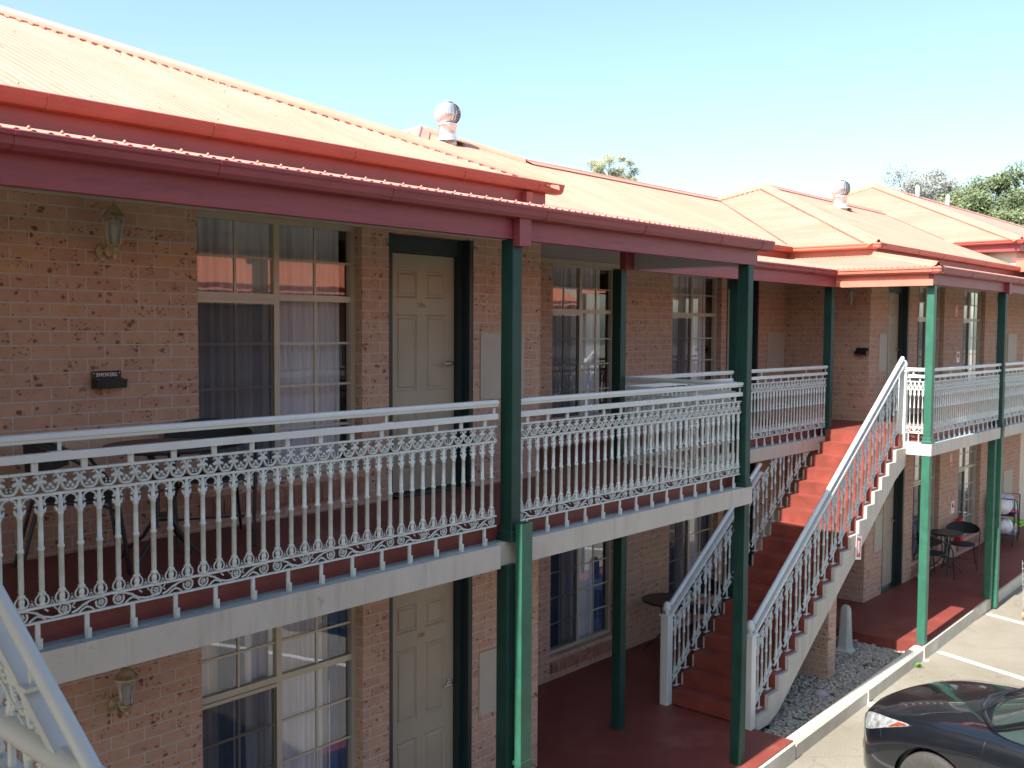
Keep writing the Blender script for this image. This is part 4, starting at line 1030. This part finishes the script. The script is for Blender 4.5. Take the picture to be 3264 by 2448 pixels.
def make_table(label, loc, rad=.32):
    t = thing('bistro_table', label, 'table', loc, 0, 'round bistro tables')
    MB().lathe([(rad-.012,.695),(rad,.70),(rad,.722),(rad-.012,.726)], (0,0,0), 28).build('rim', M['black'], t)
    MB().lathe([(rad-.013,.716),(rad-.013,.724)], (0,0,0), 28).build('table_top', plain('smoked_glass', (.10, .085, .075), .08, 0, 1), t)
    for k in range(4):
        a = k*math.pi/2+.5; c, s_ = math.cos(a), math.sin(a)
        MB().tube([(.13*c,.13*s_,.70),(.075*c,.075*s_,.62),(.055*c,.055*s_,.42),(.06*c,.06*s_,.28),(.14*c,.14*s_,.16),(.26*c,.26*s_,.07),(.30*c,.30*s_,0)], .0115, 6).build('leg', M['black'], t)
    MB().lathe([(.06,.27),(.068,.275),(.068,.30),(.06,.305)], (0,0,0), 12).build('collar', M['black'], t)
    return t
make_table('round glass bistro table on the near balcony, behind the nearest balustrade', (3.10, 5.52, UZ), .335)
make_chair('black bistro chair on the near balcony below the ashtray, left of the glass table', (2.66, 5.74, UZ), R(70))
make_chair('black bistro chair on the near balcony under the large window, right of the glass table', (3.66, 5.90, UZ), R(-25))
make_table('round dark table behind the stair foot under the recessed bay', (11.32, 7.20, FZ), .33)
make_chair('black bistro chair behind the stair handrail, right of the dark table', (12.15, 7.15, FZ), R(-75))
make_table('round glass table on the ground floor before the far windows', (18.55, 5.95, FZ), .30)
make_chair('black bistro chair with rounded back in front of the fire extinguisher', (19.18, 5.85, FZ), R(-70))
make_chair('black bistro chair left of the far round table, behind the sunlit post', (17.98, 5.98, FZ), R(60))
bg = MB(); bg.lathe([(.02,0),(.09,.01),(.11,.06),(.09,.12),(.04,.16),(.02,.18),(.04,.22),(.05,.25)], (17.72, 6.08, FZ), 10, True, 1, .7)
bg.v = [(x+.012*math.sin(z*70+y*40), y+.012*math.cos(z*60+x*50), z) for x, y, z in bg.v]
tag(bg.build('plastic_bag', M['bag'], world=True), 'knotted white plastic bag on the floor beside the far bistro chair', 'bag')

# ---------------------------------------------------------------- cleaning trolley & laundry cart
t = thing('cleaning_trolley', 'black framed housekeeping trolley loaded with white bags on the far walkway', 'trolley', (22.1, 5.95, FZ), R(8))
b = MB()
for x in (-.42, .42):
    for y in (-.24, .24): b.tube([(x, y, .10), (x*.9, y, .60), (x*.95, y, .95)], .012, 6)
for z in (.22, .62, .95):
    b.tube([(-.42,-.24,z),(.42,-.24,z),(.42,.24,z),(-.42,.24,z),(-.42,-.24,z)], .011, 6)
b.tube([(-.4,-.24,.95),(-.2,-.25,.90),(.1,-.25,.55),(.2,-.25,.12)], .012, 6)
b.build('frame', M['black'], t)
MB().box(-.41, .41, -.23, .23, .60, .63).build('top_tray', M['blackplastic'], t)
b = MB()
for i in range(10):
    x = -.41+i*.091; b.tube([(x,-.235,.22),(x,-.235,.42)], .003, 4)
for z in (.28, .35, .42): b.tube([(-.41,-.235,z),(.41,-.235,z)], .003, 4)
b.box(-.41,.41,-.23,.23,.215,.222); b.build('basket', M['steel'], t)
for x in (-.4, .4):
    for y in (-.22, .22):
        MB().prism([(x+.05*math.cos(a*math.pi/8), .05+.05*math.sin(a*math.pi/8)) for a in range(16)], y-.012, y+.012, 'y').build('wheel', M['rubber'], t)
def lump(loc, r, name, mat, label, cat, s=(1,1,1), seed=1):
    b = MB(); n = 18; m = 10; rings = []
    for i in range(m+1):
        ph = math.pi*i/m; ring = []
        for k in range(n):
            th = 2*math.pi*k/n; d = Vector((math.sin(ph)*math.cos(th), math.sin(ph)*math.sin(th), -math.cos(ph)))
            q = r*(1+.22*noise.noise(d*2.3+Vector((seed*3.1,0,0)))+.09*noise.noise(d*7+Vector((0,seed,0))))
            ring.append((loc[0]+d.x*q*s[0], loc[1]+d.y*q*s[1], loc[2]+d.z*q*s[2]+r*s[2]*.85))
        rings.append(ring)
    b.rings(rings, True, True); return tag(b.build(name, mat, world=True), label, cat)
def tr(x, y, z): a = R(8); return (22.1+x*math.cos(a)-y*math.sin(a), 5.95+x*math.sin(a)+y*math.cos(a), FZ+z)
lump(tr(-.30, .0, .63), .20, 'laundry_bag', M['bag'], 'white laundry bag at the left end of the trolley top', 'bag', (1, 1, 1.0), 1)
lump(tr(.12, .05, .63), .21, 'laundry_bag', simple('lilac_bag', (.60, .56, .66), .5, .1), 'pale lilac laundry bag in the middle of the trolley top', 'bag', (1.2, 1, .95), 2)
lump(tr(-.12, -.16, .63), .09, 'cloth_bundle', M['pink'], 'pink folded cloth at the front of the trolley top', 'cloth', (1.3, 1, .6), 3)
lump(tr(-.25, -.05, .23), .15, 'plastic_bag', M['bag'], 'white bag in the lower wire basket of the trolley', 'bag', (1.1, 1, 1.1), 4)
for dx, mt, nm in ((.03, 'mint', 'mint green spray bottle standing on the trolley edge'), (.17, 'bag', 'white spray bottle standing beside the mint green one')):
    b = MB(); x, y, z = tr(dx+.02, -.17, .63); b.lathe([(.04,0),(.045,.01),(.045,.15),(.02,.20),(.016,.23)], (x, y, z), 12)
    o = tag(b.build('spray_bottle', M[mt], world=True), nm, 'bottle')
    b = MB(); b.box(x-.055, x+.02, y-.012, y+.012, z+.23, z+.265); b.tube([(x-.03, y, z+.23), (x-.045, y, z+.19)], .006, 4); b.build('trigger', M['whitesign'], o, world=True)
for dx, mt, nm in ((.08, 'blue', 'blue cleaning tub in the lower trolley basket'), (.20, 'yellow', 'yellow cleaning tub in the lower trolley basket')):
    x, y, z = tr(dx-.2, -.15, .225); tag(MB().lathe([(.045,0),(.05,.01),(.05,.13),(.04,.14)], (x, y, z), 12).build('cleaning_tub', M[mt], world=True), nm, 'tub')
x, y, z = tr(.55, -.18, .28)
b = MB()
for q in ((x-.16, x+.16, y-.12, y-.11), (x-.16, x+.16, y+.11, y+.12), (x-.16, x-.15, y-.11, y+.11), (x+.15, x+.16, y-.11, y+.11)):
    b.box(*q, z+.07, z+.10); b.box(*q, z, z+.03)
for i in range(7): b.box(x-.16+i*.05, x-.15+i*.05, y-.121, y-.11, z+.03, z+.07)
b.box(x-.16, x+.16, y-.12, y+.12, z-.006, z)
tag(b.build('crate', M['lime'], world=True), 'lime green plastic crate hung on the end of the trolley', 'crate')
b = MB(); p = tr(.02, .15, .63); b.tube([(p[0], p[1], FZ+.5), (p[0]-.22, p[1]+.16, FZ+1.70)], .013, 8)
tag(b.build('broom', simple('green_handle', (.04, .16, .08), .4), world=True), 'dark green broom handle leaning out of the trolley', 'broom')
t = thing('laundry_cart', 'wire laundry cart with orange wheels at the right edge of the car park', 'cart', (17.25, 4.02, GZ), R(-10))
b = MB()
for i in range(9):
    z = .22+i*.085; w = .25+.012*i
    b.tube([(-w,-.2,z),(w,-.2,z),(w,.2,z),(-w,.2,z),(-w,-.2,z)], .004, 4)
for x in (-.25,-.12,0,.12,.25):
    for y in (-.2,.2): b.tube([(x,y,.2),(x*1.35,y,.95)], .004, 4)
for y in (-.13,0,.13): b.tube([(-.25,y,.2),(-.34,y,.95)], .004, 4)
b.tube([(-.28,-.22,.16),(.28,-.22,.16),(.28,.22,.16),(-.28,.22,.16),(-.28,-.22,.16)], .014, 6)
b.build('basket', M['steel'], t)
for x in (-.24, .24):
    for y in (-.18, .18):
        w_ = MB().prism([(x+.065*math.cos(a*math.pi/8), .065+.065*math.sin(a*math.pi/8)) for a in range(16)], y-.016, y+.016, 'y'); w_.box(x-.02, x+.02, y-.022, y+.022, .10, .15); w_.build('wheel', M['orange'], t)
lump((17.25, 4.02, GZ+.20), .26, 'laundry_bag', M['bag'], 'white laundry sack filling the wire cart at the right edge', 'bag', (.85, .7, 1.5), 7)

# ---------------------------------------------------------------- roof ventilators, pipes
def whirly(label, x, y, z, s=1):
    t = thing('roof_ventilator', label, 'roof ventilator', (x, y, z), .3, 'spinning roof ventilators')
    MB().lathe([(.16*s,-.14*s),(.15*s,.0),(.14*s,.18*s),(.155*s,.185*s),(.155*s,.20*s)], (0,0,0), 24).build('throat', M['steel'], t)
    b = MB(); n = 22
    for k in range(n):
        a0 = 2*math.pi*k/n; r0, r1 = [], []
        for i in range(9):
            ph = math.pi*(.12+.76*i/8); rr = .21*s*math.sin(ph)**.75; z_ = .37*s-.19*s*math.cos(ph)*.92
            r0.append((rr*math.cos(a0), rr*math.sin(a0), z_)); r1.append((rr*.90*math.cos(a0+.30), rr*.90*math.sin(a0+.30), z_))
        b.rings([r0, r1], True, False, False)
    b.lathe([(.09*s,.545*s),(.08*s,.56*s),(.03*s,.575*s)], (0,0,0), 16); b.lathe([(.15*s,.20*s),(.15*s,.215*s)], (0,0,0), 24); b.lathe([(.10*s,.22*s),(.12*s,.5*s)], (0,0,0), 12)
    b.build('turbine', M['steel'], t)
    MB().box(-.24*s,.24*s,-.24*s,.24*s,-.075*s,-.07*s).build('flashing', M['steel'], t)
    return t
whirly('shiny turbine ventilator on the ridge behind the near roof', 11.23, 11.28, zB(0, 11.28)+.06)
whirly('shiny turbine ventilator on the farther roof slope before the high hipped roof', 21.2, 9.22, zA(0, 9.22)+.05)
for (x, y, lab) in ((31.6, 11.28, 'white vent pipe on the high roof ridge, the one nearer the hip'), (34.35, 11.28, 'white vent pipe lower down the high roof ridge at the green tree')):
    tag(MB().tube([(x, y, zrD-.2), (x, y, zrD+.34), (x, y, zrD+.36)], [.055, .055, .03], 12).build('vent_pipe', M['white'], world=True), lab, 'vent pipe')

# ---------------------------------------------------------------- foreground stair rails on the photographer's side
t = thing('stair_railing', 'blurred white stair railing close to the camera at the lower left corner', 'railing', (.9, 1.0, -1.9))
def ppart(b, name, mat): return b.build(name, mat, t, world=True)
circ = lambda p, r, rz: [(p[0]+r*math.cos(k*math.pi/8), p[1], p[2]+rz*math.sin(k*math.pi/8)) for k in range(16)]
CX = 1.26; zc = lambda Y: -1.223+.611*(Y-2.614)
ppart(MB().tube([(CX,.7,-1.238),(CX,2.5,-1.238),(CX,3.8,-1.238)], .040, 18), 'handrail', M['rail'])
ppart(MB().box(CX-.03,CX+.03,.7,3.8,-1.40,-1.36), 'lower_rail', M['rail'])
ppart(MB().tube([(CX,2.25,zc(2.25)),(CX,4.2,zc(4.2))], .0245, 18), 'handrail', M['rail'])
b = MB(); w = .027
b.rings([[(CX+a_, Y, zc(Y)-.118+z_) for a_, z_ in ((-w,-.017),(w,-.017),(w,.017),(-w,.017))] for Y in (2.25, 4.2)], False, True); ppart(b, 'lower_rail', M['rail'])
b = MB(); Y = 3.02; b.tube([(CX,Y,zc(Y)-.02),(CX,Y,zc(Y)-.11)], .007, 6); b.box(CX-.03, CX+.03, Y-.035, Y+.035, zc(Y)-.105, zc(Y)-.092); ppart(b, 'rail_support', M['rail'])
ln = lace_panel(5, 0, False); ln.v = [(x, y, z+x*.611) for x, y, z in ln.v]; first = None
for k in range(3):
    if first is None: o = first = ln.build('lace_panel', M['lace'], t)
    else: o = first.copy(); col.objects.link(o)
    yb = 2.62+k*.50
    o.location = Vector((CX, yb, zc(yb)-.15-.71+ZO))-Vector(t.location); o.rotation_euler = (0, 0, R(90))
# unseen verandah roof over the photographer's own landing, sized to shade the near rails
own = thing('motel_building', 'unseen verandah roof shading the near rails, over the landing the photograph is taken from', 'building', (-1.5, 0, 1.15))
wpart(MB().box(-7, 1.15, -4, 4.4, 1.20, 1.26), 'soffit', M['soffit'], own); wpart(MB().box(-7.1, 1.25, -4.1, 4.5, 1.262, 1.32), 'roof', M['roof'], own)

# ---------------------------------------------------------------- car
def make_car():
    # local: x from nose (0) back to tail (+), y across (left/right), z up
    t = thing('parked_car', 'glossy black hatchback parked nose in to the kerb at the lower right', 'car', (10.12, 3.86, GZ))
    # (x, halfwidth, zc centre top, zs shoulder, zb bottom, crown)
    S = [(-.00,.40,.52,.50,.30),(.015,.58,.60,.585,.22),(.06,.70,.685,.66,.19),(.16,.795,.765,.73,.17),(.32,.835,.830,.785,.17),(.55,.860,.905,.83,.17),(.80,.870,.955,.865,.17),(1.05,.875,.99,.895,.17),(1.35,.875,1.01,.915,.17),(1.7,.875,.99,.925,.17),(2.3,.875,.985,.94,.17),(2.9,.872,.985,.955,.17),(3.4,.862,.985,.965,.18),(3.8,.835,.97,.955,.20),(4.05,.77,.90,.88,.24),(4.15,.64,.70,.68,.32)]
    rings = []
    for x, w, zc, zs, zb in S:
        mid = (zs+zb)/2
        half = [(0, zc), (.30*w, zc-.004), (.58*w, zc-.4*(zc-zs)), (.78*w, zs+.012), (.90*w, zs-.012), (.965*w, zs-.07), (.992*w, zs-.16), (1.0*w, mid+.03), (.995*w, mid-.10), (.97*w, zb+.09), (.93*w, zb+.02), (.80*w, zb), (0, zb)]
        pull = lambda f: .10*(f**2) if x < .4 else 0
        ring = [(x+(.30*(yy/w)**2.4*w*.9 if x < .5 else 0)*max(0, 1-x/.55), yy, z) for yy, z in half]
        full = ring+[(p[0], -p[1], p[2]) for p in reversed(ring[1:-1])]
        rings.append(full)
    b = MB(); b.rings(rings, True, True)
    b.f = [tuple(reversed(f)) for f in b.f]
    body = b.build('body', M['carpaint'], t)
    sub = body.modifiers.new('s', 'SUBSURF'); sub.levels = sub.render_levels = 3
    wheels = [(.98, .655), (3.52, .655)]
    cutters = []
    for wx, _ in wheels:
        for s in (-1, 1):
            cy = MB().lathe([(.355,-.26),(.355,.26)], (0,0,0), 40); o = cy.build('cut', M['black']); o.rotation_euler = (R(90),0,0); o.location = (0,0,0)
            o.data.transform(Matrix.Rotation(R(90), 4, 'X')); o.rotation_euler = (0,0,0); o.data.transform(Matrix.Translation((wx, s*.88, .315)))
            o.parent = t
            bo = body.modifiers.new('b', 'BOOLEAN'); bo.object = o; bo.operation = 'DIFFERENCE'; bo.solver = 'EXACT'; cutters.append(o)
    bpy.context.view_layer.update()
    dg = bpy.context.evaluated_depsgraph_get(); me = bpy.data.meshes.new_from_object(body.evaluated_get(dg)); body.modifiers.clear(); body.data = me
    for o in cutters: bpy.data.objects.remove(o)
    bvh = BVHTree.FromPolygons([v.co.copy() for v in me.vertices], [tuple(p.vertices) for p in me.polygons])
    # split flat cut faces from the smooth skin
    me.polygons.foreach_set('use_smooth', [True]*len(me.polygons))
    try:
        import bmesh
        bm = bmesh.new(); bm.from_mesh(me)
        for e in bm.edges:
            if len(e.link_faces) == 2 and e.calc_face_angle(0) > R(32): e.smooth = False
        bm.to_mesh(me); bm.free()
    except Exception as ex: print(ex)
    def patch(name, mat, outline, direction, parent=body, off=.004, n=14, origin=3.0, skirt=None):
        """project a filled outline (list of 3-D points roughly on the body) along a direction onto the body"""
        d = Vector(direction).normalized(); c = sum((Vector(p) for p in outline), Vector())/len(outline); vs = []; m = len(outline)
        for k in range(n+1):
            for p in outline:
                q = c.lerp(Vector(p), k/n); h = bvh.ray_cast(q-d*origin, d)
                vs.append(tuple((h[0]+(h[1] if h[1].dot(d) < 0 else -h[1])*off) if h[0] is not None else q))
        fs = [(0, 0, 0)][:0]
        for k in range(n):
            for j in range(m):
                a, b2 = k*m+j, k*m+(j+1) % m; fs.append((a, b2, b2+m, a+m))
        mb = MB(); mb.add(vs, fs, True); return mb.build(name, mat, parent)
    def smooth_outline(pts, n=6):
        out = []; m = len(pts)
        for i in range(m):
            p0, p1, p2, p3 = (Vector(pts[(i+j-1) % m]) for j in range(4))
            for k in range(n):
                s = k/n; out.append(tuple(.5*((2*p1)+(-p0+p2)*s+(2*p0-5*p1+4*p2-p3)*s*s+(-p0+3*p1-3*p2+p3)*s**3)))
        return out
    for s in (-1, 1):
        ho = smooth_outline([(.15,s*.60,.66),(.19,s*.69,.625),(.33,s*.79,.64),(.52,s*.83,.715),(.74,s*.83,.81),(.52,s*.775,.79),(.32,s*.68,.755),(.19,s*.60,.715)])
        dd = (.55, -s*.65, -.55)
        patch('lamp_surround', M['blackplastic'], [tuple(Vector(p)+(Vector(p)-Vector((.36,s*.74,.70)))*.06) for p in ho], dd, off=.003)
        hl = patch('headlight', M['lens'], ho, dd, off=.007)
        am = smooth_outline([(.56,s*.825,.730),(.62,s*.83,.758),(.72,s*.83,.803),(.65,s*.81,.793),(.61,s*.815,.772)])
        patch('indicator', M['amber'], am, dd, parent=hl, off=.012)
        fl = smooth_outline([(.09,s*.60,.36),(.12,s*.67,.36),(.12,s*.67,.44),(.09,s*.60,.44)])
        patch('fog_lamp', M['lens'], fl, (1, -s*.35, 0), off=.006)
    gr = smooth_outline([(.02,-.40,.28),(.02,.40,.28),(.03,.46,.42),(.02,.30,.47),(.02,-.30,.47),(.03,-.46,.42)])
    patch('grille', M['blackplastic'], gr, (1, 0, 0), off=.004)
    # bonnet shut lines and badge-free seam
    def seam(pts, name='shut_line', r=.003, mat='blackplastic', d=(0,0,-1)):
        vs = []
        for i in range(len(pts)-1):
            for k in range(10):
                q = Vector(pts[i]).lerp(Vector(pts[i+1]), k/10); h = bvh.ray_cast(q-Vector(d)*2, Vector(d))
                if h[0] is not None: vs.append(tuple(h[0]+(h[1] if h[1].dot(Vector(d)) < 0 else -h[1])*.0008))
        MB().tube(vs, r, 4).build(name, M[mat], body)
    for s in (-1, 1):
        seam([(.30,s*.60,0),(.50,s*.72,0),(.80,s*.765,0),(1.20,s*.76,0)])
        seam([(1.42,s*.9,.87),(1.40,s*.9,.55),(1.36,s*.9,.26)], d=(0,-s,0)); seam([(.45,s*.9,.74),(.50,s*.9,.60)], d=(0,-s,0))
        seam([(.20,s*.56,0),(.30,s*.60,0)])
    seam([(.30,-.60,0),(.19,-.45,0),(.12,-.2,0),(.10,0,0),(.12,.2,0),(.19,.45,0),(.30,.60,0)])
    # greenhouse
    G = [(1.10,.70,.95,.10),(1.28,.715,1.04,.2),(1.52,.715,1.17,.5),(1.80,.70,1.31,.8),(2.08,.675,1.405,1),(2.4,.665,1.435,1),(2.9,.66,1.43,1),(3.35,.65,1.39,1),(3.7,.64,1.25,.8),(3.95,.66,1.0,.3)]
    gl = []
    for x, w, z, k in G:
        zb = .90; hh = z-zb
        half = [(0, z), (.40*w, z-.006), (.74*w, z-.022*k-.006), (.88*w, z-.07*k-.012), (w*.935, zb+hh*.62), (w*1.04, zb+hh*.15), (w*1.06, zb-.03)]
        arc_ = lambda yy: .40*(yy/w)**2 if x < 2.0 else 0
        ring = [(x+arc_(yy)*(2.05-x if x < 2.05 else 0)*.95, yy, zz) for yy, zz in half]
        gl.append([(p[0], -p[1], p[2]) for p in reversed(ring[1:])]+ring)
    def sect(i0, i1, j0, j1, name, mat):
        mb = MB(); mb.rings([r_[j0:j1+1] for r_ in gl[i0:i1+1]], True, False, False); mb.f = [tuple(reversed(f)) for f in mb.f]; o = mb.build(name, mat, t)
        sm = o.modifiers.new('s', 'SUBSURF'); sm.levels = sm.render_levels = 2; return o
    sect(0, 4, 2, 10, 'windscreen', M['carglass'])
    sect(4, 8, 3, 9, 'roof', M['carpaint']); sect(7, 9, 3, 9, 'rear_window', M['carglass'])
    for (a, c2) in ((0, 2), (10, 12)): 
        sect(3, 8, a, c2, 'side_window', M['carglass'])
        sect(0, 3, a, c2, 'side_window', M['carglass'])
    for s in (-1, 1):
        pts = []
        for i in range(0, 5):
            p = gl[i][10 if s > 0 else 2]; pts.append((p[0], p[1], p[2]+.006))
        MB().tube(pts, .032, 8, True).build('pillar', M['carpaint'], t)
        pts = [gl[i][10 if s > 0 else 2] for i in range(4, 9)]; MB().tube([(p[0], p[1], p[2]) for p in pts], .022, 6).build('roof_rail', M['carpaint'], t)
        pts = [tuple(Vector(gl[i][12 if s > 0 else 0])+Vector((0, s*.006, .03))) for i in range(0, 10)]; MB().tube(pts, .012, 6).build('window_trim', M['blackplastic'], t)
        m_ = MB(); m_.lathe([(.03,-.10),(.07,-.07),(.085,0),(.07,.07),(.03,.10)], (0,0,0), 14, True, 1, .75); m_.v = [(1.93+y_*.9, s*.93+z_*.95, 1.02+x_*.85) for x_, y_, z_ in m_.v]
        m_.tube([(1.91,s*.82,.97),(1.92,s*.88,.99)], .022, 8); m_.build('mirror', M['carpaint'], t)
    # cowl and wipers
    cw = []
    MB().tube([(gl[0][j][0]-.015, gl[0][j][1], gl[0][j][2]+.030) for j in range(2, 11)], .020, 8).build('windscreen_seal', M['blackplastic'], t)
    b = MB(); b.tube([(1.22,-.45,1.00),(1.20,-.1,1.025),(1.22,.12,1.045)], .009, 6); b.tube([(1.17,.10,1.0),(1.26,.42,1.03),(1.40,.60,1.06)], .009, 6); b.build('wiper', M['blackplastic'], t)
    pl = MB(); pl.box(-.035,-.02,-.19,.19,.30,.42); pl.build('number_plate', M['whitesign'], t)
    # wheels
    for wx, _ in wheels:
        for s in (-1, 1):
            y = s*.78
            w_ = MB(); w_.lathe([(.20,-.09),(.28,-.10),(.305,-.085),(.312,-.05),(.312,.05),(.305,.085),(.28,.10),(.20,.09)], (0,0,0), 40)
            w_.v = [(wx+x_, y+z_, .312+y_) for x_, y_, z_ in w_.v]; tyre = w_.build('wheel', M['rubber'], t)
            r_ = MB(); r_.lathe([(.205,-.06),(.205,.06),(.195,.08),(.185,.06),(.05,.035)], (0,0,0), 30)
            for k in range(7):
                a = 2*math.pi*k/7; r_.tube([(.04*math.cos(a), .04*math.sin(a), .06), (.12*math.cos(a), .12*math.sin(a), .075), (.19*math.cos(a), .19*math.sin(a), .07)], [.022,.016,.022], 6)
            r_.lathe([(.03,.05),(.03,.08),(.01,.085)], (0,0,0), 12)
            r_.v = [(wx+x_, y+s*z_, .312+y_) for x_, y_, z_ in r_.v]; r_.build('rim', M['alloy'], tyre)
            a_ = MB(); a_.lathe([(.36,-.20),(.36,.0),(.30,-.20)], (0,0,0), 30); a_.v = [(wx+x_, s*(.80+z_), .315+y_) for x_, y_, z_ in a_.v]; a_.build('wheel_arch', M['blackplastic'], t)
    return t
car = make_car()
# nose points to +Y, slightly to +X
car.rotation_euler = (0, 0, R(-90-9)); car.location = (10.34, 3.93, GZ+ZO); car.scale = (1.05, 1.03, 1.04)

# ---------------------------------------------------------------- trees
def tree(name, label, x, y, zc, rx, rz, mat, n, leaf, seed, clumps=26, sparse=.55, trunk_r=.25, zb=GZ):
    rnd = random.Random(seed); t = thing(name, label, 'tree', (x, y, zb))
    H = zc-zb
    tb = MB(); fork = Vector((x*0, 0, H-rz*.75)); tb.tube([(0,0,0),(.15,.1,H*.4),tuple(fork)], [trunk_r,trunk_r*.75,trunk_r*.5], 8)
    cl = []
    for i in range(clumps):
        while True:
            p = Vector((rnd.uniform(-1,1), rnd.uniform(-1,1), rnd.uniform(-.9,1)))
            if .30 < p.length < .92: break
        c = Vector((p.x*rx, p.y*rx, H+p.z*rz)); r = rnd.uniform(.20,.36)*min(rx, rz)*1.15
        cl.append((c, r)); mid = fork.lerp(c, .5)+Vector((rnd.uniform(-.2,.2),rnd.uniform(-.2,.2),rnd.uniform(0,.3)))
        tb.tube([tuple(fork), tuple(mid), tuple(c)], [trunk_r*.32,trunk_r*.18,trunk_r*.06], 5)
    tb.build('trunk', M['bark'], t)
    lb = MB()
    for i in range(n):
        c, r = cl[rnd.randrange(len(cl))]
        d = Vector((rnd.gauss(0,1), rnd.gauss(0,1), rnd.gauss(0,1))); d.normalize(); d *= r*rnd.random()**sparse
        p = c+Vector((d.x*1.15, d.y*1.15, d.z*.8)); u = Vector((rnd.gauss(0,1), rnd.gauss(0,1), rnd.gauss(0,1))).normalized(); w = u.orthogonal().normalized(); s_ = leaf*rnd.uniform(.6,1.4)
        lb.add([tuple(p-u*s_), tuple(p+w*s_*.45), tuple(p+u*s_), tuple(p-w*s_*.45)], [(0,1,2,3)])
    lb.build('crown', mat, t); return t
tree('gum_tree', 'small round topped tree standing alone behind the middle roof ridge', .811*70, .586*70, 10.9, 1.9, 1.35, M['leafgum'], 11000, .062, 21, 24, .5, .16)
tree('grey_tree', 'silvery grey tree behind the high hipped roof', .940*80, .342*80, 9.0, 4.4, 3.0, M['leafgrey'], 22000, .10, 22, 38, .5, .3)
tree('evergreen_tree', 'large dark green tree at the right edge above the high roof', .9625*64, .270*64, 6.9, 3.5, 2.45, M['leaf'], 26000, .095, 23, 40, .5, .35)
tree('evergreen_tree', 'low bright green tree below the large one at the right edge', .9655*55, .2565*55, 4.6, 1.8, 1.6, M['leaf'], 9000, .09, 24, 22, .5, .2)

# ---------------------------------------------------------------- the wing across the car park (seen only in the window panes)
op = thing('motel_building', 'opposite motel wing with orange roof, mirrored in the windows', 'building', (10, -16, GZ))
OY = -15.0
wpart(MB().box(-20, 40, OY-2.0, OY-10, GZ-.1, .9), 'wall', M['brick'], op)
b = MB(); corr(b, 'x', -22, 42, lambda u: -(OY-1.5), lambda u: -(OY-7), lambda u, v: 1.46+T*(v+OY-1.5), pitch=.15, per=4)
b.add([(-22, -(OY-1.5), 1.30), (42, -(OY-1.5), 1.30), (42, -(OY+.1), 1.17), (-22, -(OY+.1), 1.17)], [(0,1,2,3)])
b.v = [(x, -y, z) for x, y, z in b.v]; b.f = [tuple(reversed(f)) for f in b.f]
wpart(b, 'roof', simple('orange_roof_steel', (.60, .17, .075), .4, .08, 2), op)
wpart(MB().box(-22, 42, OY-1.52, OY-1.45, 1.29, 1.47), 'gutter', M['beam'], op)
wpart(MB().box(-20, 40, OY-.1, OY, .80, 1.16), 'verandah_beam', M['beam'], op)
wpart(MB().box(-20, 40, OY-2.0, OY+.0, -1.66, -1.45), 'balcony', M['cream'], op)
for i in range(12):
    wpart(MB().box(-18+i*4.6, -17.88+i*4.6, OY-.12, OY, GZ, .80), 'post', M['green'], op)
b = MB(); b.box(-20, 40, OY-.03, OY, -.55, -.50); b.box(-20, 40, OY-.03, OY, -1.35, -1.31)
for i in range(300): b.box(-18+i*.19, -17.97+i*.19, OY-.03, OY-.01, -1.31, -.55)
wpart(b, 'balustrade', M['white'], op)

# ---------------------------------------------------------------- light, sky, camera
SUN_EL = 48.5; to_sun = Vector((-1, -.03, 0)).normalized()
az = math.atan2(to_sun.x, to_sun.y)
sd_ = Vector((to_sun.x*math.cos(R(SUN_EL)), to_sun.y*math.cos(R(SUN_EL)), math.sin(R(SUN_EL))))
L = bpy.data.lights.new('sun', 'SUN'); L.energy = 5; L.angle = R(.5); L.color = (1, .955, .88)
so_ = bpy.data.objects.new('sun', L); col.objects.link(so_); so_.rotation_euler = sd_.to_track_quat('Z', 'Y').to_euler()
w = bpy.data.worlds.new('World'); sc.world = w; w.use_nodes = True; nt = w.node_tree
sk = nt.nodes.new('ShaderNodeTexSky'); sk.sky_type = 'NISHITA'; sk.sun_disc = False; sk.sun_elevation = R(SUN_EL); sk.sun_rotation = az
sk.altitude = 100; sk.air_density = 1.0; sk.dust_density = 2.0; sk.ozone_density = .5
nt.links.new(mixc(nt, 1.0, sk.outputs[0], (.96, 1.03, 1.01), 'MULTIPLY'), nt.nodes['Background'].inputs[0]); nt.nodes['Background'].inputs[1].default_value = .108
cam = bpy.data.cameras.new('camera'); co = bpy.data.objects.new('camera', cam); col.objects.link(co); sc.camera = co
cam.sensor_width = 36; cam.lens = 36*3199.06/3264; cam.clip_start = .05; cam.clip_end = 1000
yaw, pt, rl = .72275, .05471, .00581
F = Vector((math.cos(yaw)*math.cos(pt), math.sin(yaw)*math.cos(pt), -math.sin(pt))); Rt = Vector((math.sin(yaw), -math.cos(yaw), 0)); U = Rt.cross(F)
R2 = Rt*math.cos(rl)+U*math.sin(rl); U2 = -Rt*math.sin(rl)+U*math.cos(rl)
mt = Matrix((R2, U2, -F)).transposed().to_4x4(); mt.translation = Vector((0, 0, ZO)); co.matrix_world = mt
cam.dof.use_dof = True; cam.dof.focus_distance = 8; cam.dof.aperture_fstop = 7
sc.render.engine = 'CYCLES'; sc.cycles.max_bounces = 8; sc.cycles.transparent_max_bounces = 12; sc.cycles.caustics_reflective = False
vs = sc.view_settings; vs.view_transform = 'Standard'; vs.look = 'None'; vs.exposure = 1.5; vs.gamma = 1; vs.use_curve_mapping = False
sc.render.resolution_x = 1024; sc.render.resolution_y = 768
